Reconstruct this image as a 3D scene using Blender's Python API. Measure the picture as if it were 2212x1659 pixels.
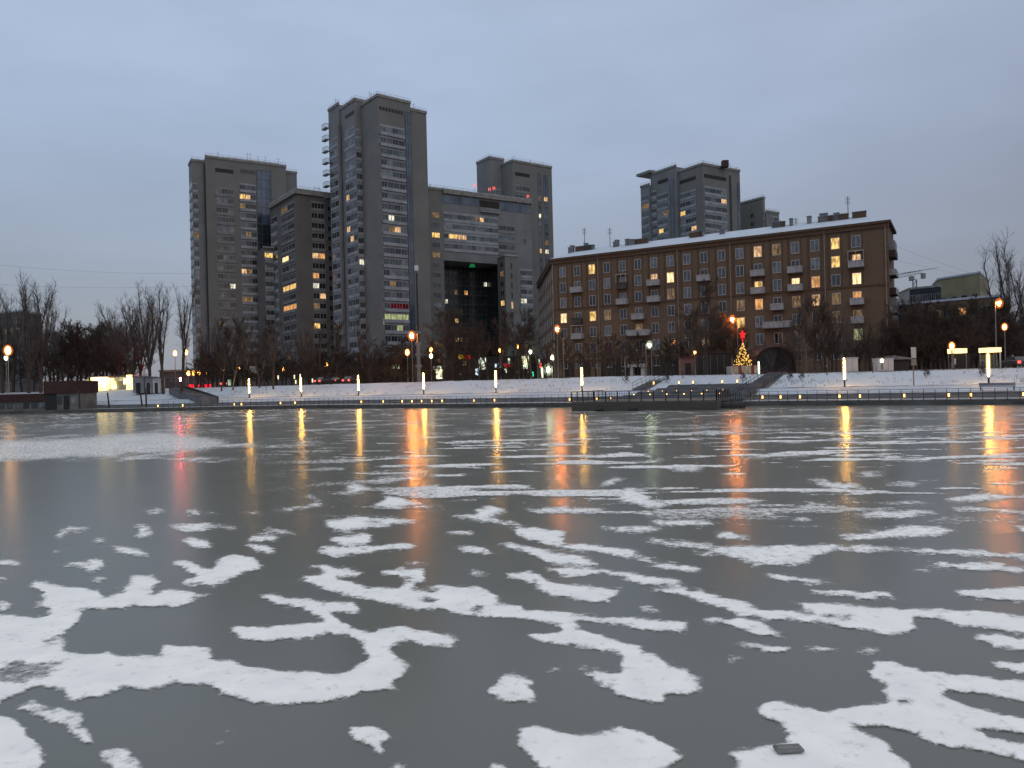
import bpy, math, random
import numpy as np
from mathutils import Vector, Matrix
random.seed(7); rng = np.random.default_rng(7)
PI = math.pi
for o in list(bpy.data.objects): bpy.data.objects.remove(o)
SC = bpy.context.scene; COL = SC.collection

# ------------------------------------------------------------------ camera
HC = 3.1; ROLL = math.radians(1.4); FPX = 1661.0        # measured on a 2212 px wide copy of the photo
CR, SR = math.cos(ROLL), math.sin(ROLL)
cam_d = bpy.data.cameras.new('camera'); cam = bpy.data.objects.new('camera', cam_d); COL.objects.link(cam)
cam_d.sensor_width = 36; cam_d.lens = 36 * FPX / 2212; cam_d.clip_end = 6000; cam_d.clip_start = 0.1
cam.matrix_world = Matrix(((CR, SR, 0, 0), (0, 0, -1, 0), (-SR, CR, 0, HC), (0, 0, 0, 1)))
SC.camera = cam

# ------------------------------------------------------------------ node helper
def new_mat(name):
    m = bpy.data.materials.new(name); m.use_nodes = True
    nt = m.node_tree; nt.nodes.clear(); return m, nt
def N(nt, typ, **kw):
    n = nt.nodes.new(typ)
    for k, v in kw.items():
        if k in n.inputs.keys(): n.inputs[k].default_value = v
        else: setattr(n, k, v)
    return n
def L(nt, a, b): nt.links.new(a, b)

# ------------------------------------------------------------------ world: overcast dusk sky
SUN_EL, SUN_ROT = math.radians(4), math.radians(150)
w = bpy.data.worlds.new('World'); SC.world = w; w.use_nodes = True
nt = w.node_tree; nt.nodes.clear()
out = N(nt, 'ShaderNodeOutputWorld')
tc = N(nt, 'ShaderNodeTexCoord'); sep = N(nt, 'ShaderNodeSeparateXYZ'); L(nt, tc.outputs['Generated'], sep.inputs[0])
ramp = N(nt, 'ShaderNodeValToRGB'); cr = ramp.color_ramp
cr.elements[0].position = 0.0; cr.elements[0].color = (.24, .275, .34, 1)
cr.elements[1].position = 1.0; cr.elements[1].color = (1.02, 1.01, .98, 1)
for p, c in ((.06, (.25, .28, .36, 1)), (.16, (.295, .345, .455, 1)), (.30, (.345, .425, .58, 1)), (.47, (.405, .495, .665, 1)), (.62, (.58, .65, .77, 1))):
    e = cr.elements.new(p); e.color = c
L(nt, sep.outputs['Z'], ramp.inputs['Fac'])
mp = N(nt, 'ShaderNodeMapping'); mp.inputs['Scale'].default_value = (1.0, 1.0, 3.0); L(nt, tc.outputs['Generated'], mp.inputs[0])
nz = N(nt, 'ShaderNodeTexNoise'); nz.inputs['Scale'].default_value = 2.3; nz.inputs['Detail'].default_value = 4; nz.inputs['Roughness'].default_value = .5
L(nt, mp.outputs[0], nz.inputs['Vector'])
mr = N(nt, 'ShaderNodeMapRange'); mr.inputs['From Min'].default_value = .3; mr.inputs['From Max'].default_value = .7
mr.inputs['To Min'].default_value = .88; mr.inputs['To Max'].default_value = 1.12
L(nt, nz.outputs['Fac'], mr.inputs['Value'])
# greyer, heavier cloud towards the right (east)
mrx = N(nt, 'ShaderNodeMapRange'); mrx.inputs['From Min'].default_value = -.1; mrx.inputs['From Max'].default_value = .7
mrx.inputs['To Min'].default_value = 0; mrx.inputs['To Max'].default_value = 1; L(nt, sep.outputs['X'], mrx.inputs['Value'])
mixc = N(nt, 'ShaderNodeMix', data_type='RGBA'); mixc.blend_type = 'MULTIPLY'
L(nt, mrx.outputs[0], mixc.inputs[0]); L(nt, ramp.outputs[0], mixc.inputs[6]); mixc.inputs[7].default_value = (.92, .87, .85, 1)
vm = N(nt, 'ShaderNodeVectorMath', operation='SCALE'); L(nt, mixc.outputs[2], vm.inputs[0]); L(nt, mr.outputs[0], vm.inputs['Scale'])
bg1 = N(nt, 'ShaderNodeBackground'); L(nt, vm.outputs[0], bg1.inputs[0]); bg1.inputs[1].default_value = 1.0
sky = N(nt, 'ShaderNodeTexSky', sky_type='NISHITA'); sky.sun_disc = False; sky.sun_elevation = SUN_EL; sky.sun_rotation = SUN_ROT
bg2 = N(nt, 'ShaderNodeBackground'); L(nt, sky.outputs[0], bg2.inputs[0]); bg2.inputs[1].default_value = .02
ad = N(nt, 'ShaderNodeAddShader'); L(nt, bg1.outputs[0], ad.inputs[0]); L(nt, bg2.outputs[0], ad.inputs[1]); L(nt, ad.outputs[0], out.inputs[0])
sd = bpy.data.lights.new('sun', 'SUN'); sd.energy = .22; sd.angle = math.radians(40); sd.color = (1, .96, .90)
so = bpy.data.objects.new('sun', sd); COL.objects.link(so)
so.rotation_euler = (PI / 2 - math.radians(35), 0, PI - SUN_ROT)
SC.view_settings.view_transform = 'Standard'; SC.view_settings.look = 'None'; SC.view_settings.exposure = 0; SC.view_settings.gamma = 1
SC.cycles.use_denoising = True; SC.cycles.sample_clamp_indirect = 12; SC.cycles.max_bounces = 5; SC.cycles.transparent_max_bounces = 12
SC.cycles.caustics_reflective = False; SC.cycles.blur_glossy = 0.3

# ------------------------------------------------------------------ photo measurement helpers (2212 x 1659 px)
def uv(px, py):
    x, y = px - 1106, 829.5 - py
    return x * CR + y * SR, -x * SR + y * CR
def at(px, py, D):
    u, v = uv(px, py); return Vector((u * D / FPX, D, HC + v * D / FPX))
def proj(p):
    u, v = p[0] / p[1] * FPX, (p[2] - HC) / p[1] * FPX
    return 1106 + u * CR - v * SR, 829.5 - (u * SR + v * CR)
def P2(px, py, D): q = at(px, py, D); return Vector((q.x, q.y))
def Zof(px, py, D): return at(px, py, D).z
def adir(deg): return Vector((math.cos(math.radians(deg)), math.sin(math.radians(deg))))
def hit(P, d, px, py):
    k = uv(px, py)[0] / FPX                     # X = k*Y
    tt = (k * P.y - P.x) / (d.x - k * d.y)
    return P + d * tt
# river bank frame
T = Vector((.85, -.527)).normalized(); NN = Vector((-T.y, T.x)); P0 = Vector((0, 102))
LEFT = [(-42, Vector((-35.7, 124.1))), (-65.8, Vector((-59, 129))), (-96.2, Vector((-89, 134))), (-208, Vector((-200, 148))), (-510, Vector((-500, 180)))]
def bank(s, d):
    if s >= -42: base = P0 + T * s; n = NN
    else:
        for i in range(len(LEFT) - 1):
            (sa, a), (sb, b) = LEFT[i], LEFT[i + 1]
            if s >= sb or i == len(LEFT) - 2:
                f = (s - sa) / (sb - sa); base = a.lerp(b, f); dd = (a - b).normalized(); n = Vector((-dd.y, dd.x)); break
        k = min(1, (-42 - s) / 20); n = (NN * (1 - k) + n * k).normalized()
    return base + n * d
def bank_s(px, d, z=2.0):
    lo, hi = -300, 160
    for _ in range(50):
        m = (lo + hi) / 2; q = bank(m, d)
        if proj((q.x, q.y, z))[0] < px: lo = m
        else: hi = m
    return (lo + hi) / 2
def ztop(s): return 3.9 - .38 * min(1, max(0, (s - 5) / 35))

# ------------------------------------------------------------------ materials
MATS = {}
def pbr(name, col, rough=.7, metal=0, var=.15, scale=.6, spec=.5, col2=None, vs=(1, 1, 1), bump=0, detail=5):
    m, nt = new_mat(name)
    o = N(nt, 'ShaderNodeOutputMaterial'); b = N(nt, 'ShaderNodeBsdfPrincipled')
    b.inputs['Roughness'].default_value = rough; b.inputs['Metallic'].default_value = metal; b.inputs['Specular IOR Level'].default_value = spec
    g = N(nt, 'ShaderNodeNewGeometry'); mp = N(nt, 'ShaderNodeMapping'); mp.inputs['Scale'].default_value = vs
    L(nt, g.outputs['Position'], mp.inputs[0])
    n = N(nt, 'ShaderNodeTexNoise'); n.inputs['Scale'].default_value = scale; n.inputs['Detail'].default_value = detail; n.inputs['Roughness'].default_value = .65
    L(nt, mp.outputs[0], n.inputs['Vector'])
    mx = N(nt, 'ShaderNodeMix', data_type='RGBA')
    c2 = col2 or tuple(min(1, c * (1 + var * 1.5)) for c in col); c1 = col if col2 else tuple(c * (1 - var * 1.5) for c in col)
    mx.inputs[6].default_value = (*c1, 1); mx.inputs[7].default_value = (*c2, 1)
    r = N(nt, 'ShaderNodeMapRange'); r.inputs['From Min'].default_value = .3; r.inputs['From Max'].default_value = .7
    L(nt, n.outputs['Fac'], r.inputs['Value']); L(nt, r.outputs[0], mx.inputs[0]); L(nt, mx.outputs[2], b.inputs['Base Color'])
    if bump:
        bp = N(nt, 'ShaderNodeBump'); bp.inputs['Strength'].default_value = bump; bp.inputs['Distance'].default_value = .1
        L(nt, n.outputs['Fac'], bp.inputs['Height']); L(nt, bp.outputs[0], b.inputs['Normal'])
    L(nt, b.outputs[0], o.inputs[0]); MATS[name] = m; return m
def emit(name, col, s, varn=0, vscale=2.5):
    m, nt = new_mat(name)
    o = N(nt, 'ShaderNodeOutputMaterial'); e = N(nt, 'ShaderNodeEmission'); e.inputs[0].default_value = (*col, 1); e.inputs[1].default_value = s
    if varn:   # curtains and furniture behind a lit pane
        g = N(nt, 'ShaderNodeNewGeometry'); mp = N(nt, 'ShaderNodeMapping'); mp.inputs['Scale'].default_value = (1, 1, .35); L(nt, g.outputs['Position'], mp.inputs[0])
        n = N(nt, 'ShaderNodeTexNoise'); n.inputs['Scale'].default_value = vscale; n.inputs['Detail'].default_value = 2; L(nt, mp.outputs[0], n.inputs['Vector'])
        r = N(nt, 'ShaderNodeMapRange'); r.inputs['From Min'].default_value = .38; r.inputs['From Max'].default_value = .62
        r.inputs['To Min'].default_value = s * (1 - varn); r.inputs['To Max'].default_value = s * (1 + varn)
        L(nt, n.outputs['Fac'], r.inputs['Value']); L(nt, r.outputs[0], e.inputs[1])
    L(nt, e.outputs[0], o.inputs[0]); MATS[name] = m; return m
pbr('wall_brown', (.146, .150, .146), .8, var=.10, scale=.12)
pbr('wall_grey', (.160, .170, .180), .8, var=.12, scale=.15)
pbr('wall_dark', (.105, .104, .100), .8, var=.12, scale=.15)
pbr('spandrel', (.235, .26, .29), .6, var=.18, scale=.4)
pbr('spandrel_warm', (.165, .172, .175), .7, var=.15, scale=.4)
pbr('roof_pale', (.5, .53, .58), .8, var=.2, scale=.4)
pbr('parapet', (.20, .20, .19), .8, var=.3, scale=1.2)
pbr('curtain_blue', (.06, .085, .125), .12, var=.5, scale=.25, vs=(1, 1, .5), spec=.9)
pbr('curtain_dark', (.012, .022, .028), .16, var=.5, scale=.3, spec=.45)
GL = []
for i, c in enumerate([(.014, .015, .018), (.03, .035, .042), (.06, .07, .084), (.10, .118, .14), (.16, .18, .205), (.05, .07, .07)]):
    GL.append(pbr('glass_%d' % i, c, .12, var=.5, scale=.8, spec=.7))
pbr('frame_grey', (.23, .245, .26), .6, var=.1)
pbr('frame_white', (.40, .41, .43), .6, var=.1)
pbr('frame_dark', (.06, .06, .06), .6, var=.1)
emit('lit_yellow', (1, .62, .20), .95, .55); emit('lit_orange', (1, .47, .16), .72, .45); emit('lit_warm', (1, .60, .30), .80, .5)
emit('lit_dim', (1, .62, .30), .17, .6); emit('lit_green', (.75, .80, .38), .50, .35); emit('lit_white', (.95, .9, .7), .8, .6)
emit('lit_red', (1, .06, .10), .07, .6); emit('lit_hot', (1, .66, .32), 1.5, .4)
LIT = {'y': 'lit_yellow', 'o': 'lit_orange', 'w': 'lit_warm', 'd': 'lit_dim', 'g': 'lit_green', 'c': 'lit_white', 'r': 'lit_red', 'h': 'lit_hot'}
pbr('brick', (.105, .070, .046), .9, col2=(.142, .098, .064), scale=1.3, vs=(1, 1, 2.2), detail=9)
pbr('brick_dark', (.085, .052, .034), .9, var=.2, scale=2)
pbr('snow_roof', (.42, .48, .58), .8, var=.06, scale=.5)
pbr('metal_grey', (.16, .165, .17), .5, .4, var=.2)
pbr('pipe', (.22, .17, .14), .6, var=.2)
pbr('black', (.012, .012, .013), .7, var=.2)
pbr('arch_dark', (.022, .018, .016), .8, var=.3)
pbr('balcony_white', (.27, .28, .30), .7, var=.2, scale=2, vs=(1, 1, .3))
pbr('balcony_dark', (.05, .04, .035), .8, var=.3)
pbr('stone_pale', (.42, .42, .43), .8, var=.2)
pbr('yellow_wall', (.22, .21, .125), .85, var=.1, scale=.3)
pbr('red_metal', (.040, .008, .007), .6, var=.3, scale=1)
pbr('red_dark', (.035, .009, .009), .7, var=.3, scale=1)
pbr('bark', (.055, .042, .034), .95, var=.3, scale=3)
pbr('bark_pale', (.11, .092, .078), .95, var=.35, scale=3)
pbr('twig', (.052, .037, .028), .95, var=.3, scale=1)
pbr('twig_grey', (.095, .085, .08), .95, var=.3, scale=1)
pbr('dry_grass', (.10, .085, .06), .9, var=.3)
pbr('pavilion_wall', (.13, .13, .12), .8, var=.25)
pbr('pole_grey', (.17, .16, .155), .6, .2, var=.15)
pbr('white_box', (.52, .51, .50), .6, var=.12, scale=1.5, vs=(1, 1, .4))
pbr('fir', (.02, .035, .016), .9, var=.4, scale=3)
pbr('wood_deck', (.085, .075, .066), .8, var=.3, scale=2, vs=(.5, .5, 12))
pbr('steps_stone', (.125, .13, .14), .85, var=.3, scale=.7, vs=(1, 1, 5))
pbr('quay', (.075, .078, .074), .85, var=.35, scale=.5, vs=(1, 1, 3))
pbr('walk', (.20, .21, .235), .85, var=.35, scale=.25)
pbr('path', (.20, .22, .26), .85, var=.3, scale=.3)
pbr('upper_ground', (.16, .16, .17), .9, var=.5, scale=.12)
pbr('car_paint', (.03, .032, .038), .35, var=.1); pbr('tyre', (.01, .01, .01), .8)
pbr('far_building', (.09, .09, .10), .9, var=.15)
emit('lamp_column', (1, .50, .09), 140); emit('step_glow', (1, .52, .14), 5)
emit('sodium_big', (1, .27, .045), 520); emit('sodium', (1, .40, .07), 26); emit('lamp_white', (.95, 1, .72), 22); emit('lamp_white_big', (.80, 1, .62), 60)
emit('red_signal', (1, .03, .06), 900); emit('red_led', (1, .02, .03), 2.6); emit('green_led', (.03, .6, .18), .30); emit('tail_red', (1, .07, .06), 4)
emit('avi_red', (1, .14, .11), 1.6); emit('kiosk_glow', (1, .72, .24), 4.5, .45, .8); emit('kiosk_dimglow', (1, .82, .42), .55, .4, 1.2)
emit('shop_yellow', (.95, .95, .55), 1.7, .5, 1.2); emit('shop_white', (.82, .95, .72), 1.2, .6, 1.2); emit('shop_blue', (.65, .85, 1), 1.6, .3)
emit('shop_red', (.8, .03, .05), .55, .4, 4); emit('sign_yellow', (1, .65, .03), 1.1); emit('sign_red', (.9, .05, .03), .5); emit('shop_green', (.05, .9, .5), 1.6)
emit('shop_dim', (.8, .5, .2), .10, .6, 1)
emit('shop_green_pale', (.45, .8, .6), .7, .3); emit('path_glow', (1, .85, .6), 1.6)
emit('panel_glow', (1, .72, .30), 2.2, .15, 2); emit('star_red', (1, .02, .02), 1.6); emit('fairy', (1, .55, .13), 1.9); emit('strip_white', (.9, 1, .85), 6)
emit('panel_pale', (.85, .70, .55), .22, .3); emit('panel_pink', (.75, .22, .22), .14, .2)

def halo(name, col, k):  # see-through glow for added shells that imitate the halo around a lamp
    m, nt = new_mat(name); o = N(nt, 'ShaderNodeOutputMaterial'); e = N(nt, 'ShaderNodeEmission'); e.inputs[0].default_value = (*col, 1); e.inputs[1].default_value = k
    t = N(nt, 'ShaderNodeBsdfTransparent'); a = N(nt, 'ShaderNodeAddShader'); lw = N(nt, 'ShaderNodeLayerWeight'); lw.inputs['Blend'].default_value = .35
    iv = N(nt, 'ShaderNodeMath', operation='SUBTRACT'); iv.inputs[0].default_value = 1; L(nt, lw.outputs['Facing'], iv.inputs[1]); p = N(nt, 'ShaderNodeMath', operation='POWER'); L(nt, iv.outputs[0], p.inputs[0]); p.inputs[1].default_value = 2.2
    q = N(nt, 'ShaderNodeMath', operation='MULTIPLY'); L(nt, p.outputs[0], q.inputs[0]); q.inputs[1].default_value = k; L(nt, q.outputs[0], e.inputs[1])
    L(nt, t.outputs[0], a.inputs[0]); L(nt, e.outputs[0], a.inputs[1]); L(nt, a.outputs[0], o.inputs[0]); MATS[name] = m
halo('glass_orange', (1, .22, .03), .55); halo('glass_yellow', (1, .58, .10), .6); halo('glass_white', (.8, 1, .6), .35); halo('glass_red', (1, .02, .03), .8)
# snow slope with stalks and thin places
def snow_mat(name, base, dark, thr0, thr1, sc, stretch=(1, 1, 1)):
    m, nt = new_mat(name); o = N(nt, 'ShaderNodeOutputMaterial'); b = N(nt, 'ShaderNodeBsdfPrincipled'); b.inputs['Roughness'].default_value = .85
    g = N(nt, 'ShaderNodeNewGeometry'); mp = N(nt, 'ShaderNodeMapping'); mp.inputs['Scale'].default_value = stretch; L(nt, g.outputs['Position'], mp.inputs[0])
    n = N(nt, 'ShaderNodeTexNoise'); n.inputs['Scale'].default_value = sc; n.inputs['Detail'].default_value = 9; n.inputs['Roughness'].default_value = .72; L(nt, mp.outputs[0], n.inputs['Vector'])
    n2 = N(nt, 'ShaderNodeTexNoise'); n2.inputs['Scale'].default_value = .09; n2.inputs['Detail'].default_value = 3; L(nt, g.outputs['Position'], n2.inputs['Vector'])
    a = N(nt, 'ShaderNodeMath', operation='ADD'); L(nt, n.outputs['Fac'], a.inputs[0]); L(nt, n2.outputs['Fac'], a.inputs[1])
    r = N(nt, 'ShaderNodeMapRange'); r.inputs['From Min'].default_value = thr0; r.inputs['From Max'].default_value = thr1; L(nt, a.outputs[0], r.inputs['Value'])
    mx = N(nt, 'ShaderNodeMix', data_type='RGBA'); mx.inputs[6].default_value = (*base, 1); mx.inputs[7].default_value = (*dark, 1)
    L(nt, r.outputs[0], mx.inputs[0]); L(nt, mx.outputs[2], b.inputs['Base Color']); L(nt, b.outputs[0], o.inputs[0]); MATS[name] = m
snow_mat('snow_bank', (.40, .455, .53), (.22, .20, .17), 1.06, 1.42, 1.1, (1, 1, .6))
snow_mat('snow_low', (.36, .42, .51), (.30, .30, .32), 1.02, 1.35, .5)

# ice: dark frozen water, slightly rough so that lamps smear into streaks
m, nt = new_mat('ice'); MATS['ice'] = m
o = N(nt, 'ShaderNodeOutputMaterial'); b = N(nt, 'ShaderNodeBsdfPrincipled')
g = N(nt, 'ShaderNodeNewGeometry')
n = N(nt, 'ShaderNodeTexNoise'); n.inputs['Scale'].default_value = .35; n.inputs['Detail'].default_value = 8; n.inputs['Roughness'].default_value = .6; L(nt, g.outputs['Position'], n.inputs['Vector'])
mx = N(nt, 'ShaderNodeMix', data_type='RGBA'); mx.inputs[6].default_value = (.122, .128, .112, 1); mx.inputs[7].default_value = (.152, .158, .138, 1)
L(nt, n.outputs['Fac'], mx.inputs[0]); L(nt, mx.outputs[2], b.inputs['Base Color'])
b.inputs['IOR'].default_value = 1.31
r = N(nt, 'ShaderNodeMapRange'); r.inputs['To Min'].default_value = .20; r.inputs['To Max'].default_value = .26; L(nt, n.outputs['Fac'], r.inputs['Value']); L(nt, r.outputs[0], b.inputs['Roughness'])
L(nt, b.outputs[0], o.inputs[0])

# wind-packed snow lying on the ice; attribute "cover" carries its thickness
m, nt = new_mat('snow_patch'); MATS['snow_patch'] = m
o = N(nt, 'ShaderNodeOutputMaterial'); b = N(nt, 'ShaderNodeBsdfPrincipled'); b.inputs['Base Color'].default_value = (.86, .87, .87, 1); b.inputs['Roughness'].default_value = .8
tr = N(nt, 'ShaderNodeBsdfTransparent'); at_ = N(nt, 'ShaderNodeAttribute', attribute_name='cover'); g = N(nt, 'ShaderNodeNewGeometry')
n = N(nt, 'ShaderNodeTexNoise'); n.inputs['Scale'].default_value = 6; n.inputs['Detail'].default_value = 10; n.inputs['Roughness'].default_value = .78; L(nt, g.outputs['Position'], n.inputs['Vector'])
s1 = N(nt, 'ShaderNodeMath', operation='MULTIPLY_ADD'); L(nt, n.outputs['Fac'], s1.inputs[0]); s1.inputs[1].default_value = 2.3; s1.inputs[2].default_value = -1.15
a1 = N(nt, 'ShaderNodeMath', operation='ADD'); L(nt, at_.outputs['Fac'], a1.inputs[0]); L(nt, s1.outputs[0], a1.inputs[1])
r = N(nt, 'ShaderNodeMapRange', interpolation_type='SMOOTHSTEP'); r.inputs['From Min'].default_value = .20; r.inputs['From Max'].default_value = .92; L(nt, a1.outputs[0], r.inputs['Value'])
ms = N(nt, 'ShaderNodeMixShader'); L(nt, r.outputs[0], ms.inputs[0]); L(nt, tr.outputs[0], ms.inputs[1]); L(nt, b.outputs[0], ms.inputs[2])
n3 = N(nt, 'ShaderNodeTexNoise'); n3.inputs['Scale'].default_value = 2.2; n3.inputs['Detail'].default_value = 6; L(nt, g.outputs['Position'], n3.inputs['Vector'])
mx = N(nt, 'ShaderNodeMix', data_type='RGBA'); mx.inputs[6].default_value = (.72, .73, .735, 1); mx.inputs[7].default_value = (.98, .97, .94, 1); L(nt, n3.outputs['Fac'], mx.inputs[0]); L(nt, mx.outputs[2], b.inputs['Base Color'])
L(nt, ms.outputs[0], o.inputs[0])

# ------------------------------------------------------------------ mesh builder
class MB:
    def __init__(s): s.v = []; s.f = []; s.m = []; s.mats = []
    def mi(s, mat):
        mat = MATS[mat] if isinstance(mat, str) else mat
        if mat not in s.mats: s.mats.append(mat)
        return s.mats.index(mat)
    def face(s, pts, mat):
        i = len(s.v); s.v += [tuple(p) for p in pts]; s.f.append(tuple(range(i, i + len(pts)))); s.m.append(s.mi(mat))
    def mesh(s, vs, fs, mat):
        i = len(s.v); s.v += [tuple(p) for p in vs]; k = s.mi(mat)
        for f in fs: s.f.append(tuple(i + j for j in f)); s.m.append(k)
    def box(s, x0, x1, y0, y1, z0, z1, mat, M=None):
        vs = [Vector((x, y, z)) for z in (z0, z1) for y in (y0, y1) for x in (x0, x1)]
        if M is not None: vs = [M @ v for v in vs]
        s.mesh(vs, [(0, 2, 3, 1), (4, 5, 7, 6), (0, 1, 5, 4), (2, 6, 7, 3), (0, 4, 6, 2), (1, 3, 7, 5)], mat)
    def tube(s, p, q, r0, r1, mat, n=6):
        p, q = Vector(p), Vector(q); d = (q - p)
        if d.length < 1e-6: return
        d.normalize(); a = d.orthogonal().normalized(); b = d.cross(a)
        vs = [p + (a * math.cos(2 * PI * i / n) + b * math.sin(2 * PI * i / n)) * r0 for i in range(n)] + \
             [q + (a * math.cos(2 * PI * i / n) + b * math.sin(2 * PI * i / n)) * r1 for i in range(n)]
        fs = [(i, (i + 1) % n, n + (i + 1) % n, n + i) for i in range(n)] + [tuple(range(n))[::-1], tuple(range(n, 2 * n))]
        s.mesh(vs, fs, mat)
    def ball(s, c, rx, ry, rz, mat, n=10, k=6):
        vs = [(c[0], c[1], c[2] - rz)]
        for j in range(1, k):
            ph = -PI / 2 + PI * j / k
            for i in range(n): vs.append((c[0] + rx * math.cos(ph) * math.cos(2 * PI * i / n), c[1] + ry * math.cos(ph) * math.sin(2 * PI * i / n), c[2] + rz * math.sin(ph)))
        vs.append((c[0], c[1], c[2] + rz)); fs = [(0, 1 + (i + 1) % n, 1 + i) for i in range(n)]
        for j in range(k - 2):
            for i in range(n): fs.append((1 + j * n + i, 1 + j * n + (i + 1) % n, 1 + (j + 1) * n + (i + 1) % n, 1 + (j + 1) * n + i))
        e = len(vs) - 1; b0 = 1 + (k - 2) * n; fs += [(b0 + i, b0 + (i + 1) % n, e) for i in range(n)]
        s.mesh(vs, fs, mat)
    def prism(s, pts, z0, z1, mat, top=None):
        n = len(pts); z0s = z0 if hasattr(z0, '__len__') else [z0] * n; z1s = z1 if hasattr(z1, '__len__') else [z1] * n
        vs = [(p[0], p[1], z) for p, z in zip(pts, z0s)] + [(p[0], p[1], z) for p, z in zip(pts, z1s)]
        s.mesh(vs, [(i, (i + 1) % n, n + (i + 1) % n, n + i) for i in range(n)], mat)
        s.mesh(vs, [tuple(range(n, 2 * n))], top or mat); s.mesh(vs, [tuple(range(n))[::-1]], mat)
    def data(s, name):
        me = bpy.data.meshes.new(name); me.from_pydata(s.v, [], s.f)
        for m in s.mats: me.materials.append(m)
        me.polygons.foreach_set('material_index', s.m); me.update(); return me
    def build(s, name, parent=None, loc=None, rotz=0):
        return link(name, s.data(name), parent, loc, rotz)
def link(name, data, parent=None, loc=None, rotz=0):
    o = bpy.data.objects.new(name, data); COL.objects.link(o)
    if parent: o.parent = parent
    if loc is not None: o.location = loc
    if rotz: o.rotation_euler = (0, 0, rotz)
    return o
def empty(name, loc, label, cat, group=None, rotz=0):
    o = link(name, None, None, loc, rotz); return tag(o, label, cat, group)
def tag(o, label=None, cat=None, group=None, kind=None):
    if label: o['label'] = label
    if cat: o['category'] = cat
    if group: o['group'] = group
    if kind: o['kind'] = kind
    return o
def copy_tree(o, loc=None, label=None, rotz=None, scale=None, group=None):
    def rec(x, par):
        c = x.copy(); COL.objects.link(c); c.parent = par
        for ch in x.children: rec(ch, c)
        return c
    c = rec(o, None)
    if loc is not None: c.location = loc
    if label: c['label'] = label
    if rotz is not None: c.rotation_euler = (0, 0, rotz)
    if scale is not None: c.scale = (scale,) * 3 if not hasattr(scale, '__len__') else scale
    if group: c['group'] = group
    return c

# ------------------------------------------------------------------ ground, river bank
def structure(o): return tag(o, kind='structure')
b = MB(); b.face([(-3000, -400, 0), (3000, -400, 0), (3000, 2500, 0), (-3000, 2500, 0)], 'ice'); structure(b.build('frozen_river'))
SS = list(np.concatenate([np.linspace(-500, -100, 15), np.linspace(-96, -30, 30), np.linspace(-28, 100, 90), np.linspace(104, 160, 10)]))
def ribbon(name, prof, mat, jitter=0):
    b = MB(); k = len(prof); vs = []
    for s in SS:
        for d, z in prof:
            zz = z(s) if callable(z) else z
            q = bank(s, d); vs.append((q.x, q.y, zz + (random.uniform(-jitter, jitter) if jitter else 0)))
    fs = [(i * k + j, (i + 1) * k + j, (i + 1) * k + j + 1, i * k + j + 1) for i in range(len(SS) - 1) for j in range(k - 1)]
    b.mesh(vs, fs, mat); return structure(b.build(name))
ribbon('quay_wall', [(0, -.3), (0, .53), (.45, .53)], 'quay')
ribbon('lower_walkway', [(.45, .525), (6, .53)], 'walk')
ribbon('retaining_step', [(6, .53), (6.05, .80), (6.7, .81), (6.75, 1.1), (7.2, 1.12)], 'steps_stone')
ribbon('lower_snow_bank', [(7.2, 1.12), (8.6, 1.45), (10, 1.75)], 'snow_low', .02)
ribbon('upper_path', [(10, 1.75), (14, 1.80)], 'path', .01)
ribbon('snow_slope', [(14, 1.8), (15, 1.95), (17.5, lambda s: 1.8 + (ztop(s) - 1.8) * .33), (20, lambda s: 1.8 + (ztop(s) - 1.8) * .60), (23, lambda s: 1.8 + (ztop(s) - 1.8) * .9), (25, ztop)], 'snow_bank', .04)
# upper ground as one sheet to the horizon
b = MB(); prof = [(25, ztop), (40, lambda s: 3.7), (80, lambda s: 3.9)]; vs = []
for s in SS:
    for d, z in prof: q = bank(s, d); vs.append((q.x, q.y, z(s)))
    q = bank(s, 80); f = Vector((q.x * 1.0, q.y)); far = f.normalized() * 2400; vs.append((far.x, far.y, 3.9))
k = 4; b.mesh(vs, [(i * k + j, (i + 1) * k + j, (i + 1) * k + j + 1, i * k + j + 1) for i in range(len(SS) - 1) for j in range(3)], 'upper_ground')
structure(b.build('upper_ground'))
GZ = 3.8

# ------------------------------------------------------------------ snow on the ice (outlines measured, laid out on the ground)
R_ = 2212
PL = []   # (polygon, weight) in half-pixel units: x/2 , 877.8 + y/2
def pl(s, off=0, w=1.0):
    q = [float(x) for x in s.replace(';', ' ').replace(',', ' ').split()]; PL.append((np.array(q).reshape(-1, 2) + (off, 0), w))
pl("-400,900 0,900 60,910 150,920 215,905 225,870 180,860 130,865 200,835 165,800 130,765 190,755 245,775 330,790 420,800 470,835 530,815 545,765 600,735 650,728 685,745 680,770 630,790 640,815 700,800 745,795 830,808 920,818 860,830 770,862 620,865 480,885 350,880 340,925 310,970 250,1000 290,1060 340,1075 480,1062 520,1080 700,1080 715,1030 760,1045 840,1035 920,1060 925,1090 1000,1105 1100,1130 1200,1145 1330,1140 1430,1165 1520,1145 1590,1110 1590,1060 1545,1005 1490,985 1420,985 1330,1010 1240,1010 1130,1025 1050,1000 980,985 1000,950 1120,955 1260,940 1400,935 1310,875 1190,860 1125,820 1200,815 1290,835 1340,830 1400,850 1520,845 1590,885 1410,890 1470,940 1620,985 1650,955 1750,965 1900,980 1965,1005 1965,1050 1850,1035 1760,1015 1690,1025 1720,1080 1795,1135 1720,1190 1700,1235 1570,1235 1480,1255 1390,1285 1240,1285 1110,1285 1020,1255 950,1240 900,1200 830,1195 740,1205 640,1235 560,1220 500,1215 450,1250 300,1272 260,1250 280,1220 150,1215 30,1270 0,1290 -400,1330")
pl("-20,1120 60,1105 200,1110 290,1105 240,1140 140,1200 60,1205 -20,1190", 0, -.62)
pl("170,1012 230,1005 250,1035 190,1040", 0, -.5)
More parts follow.
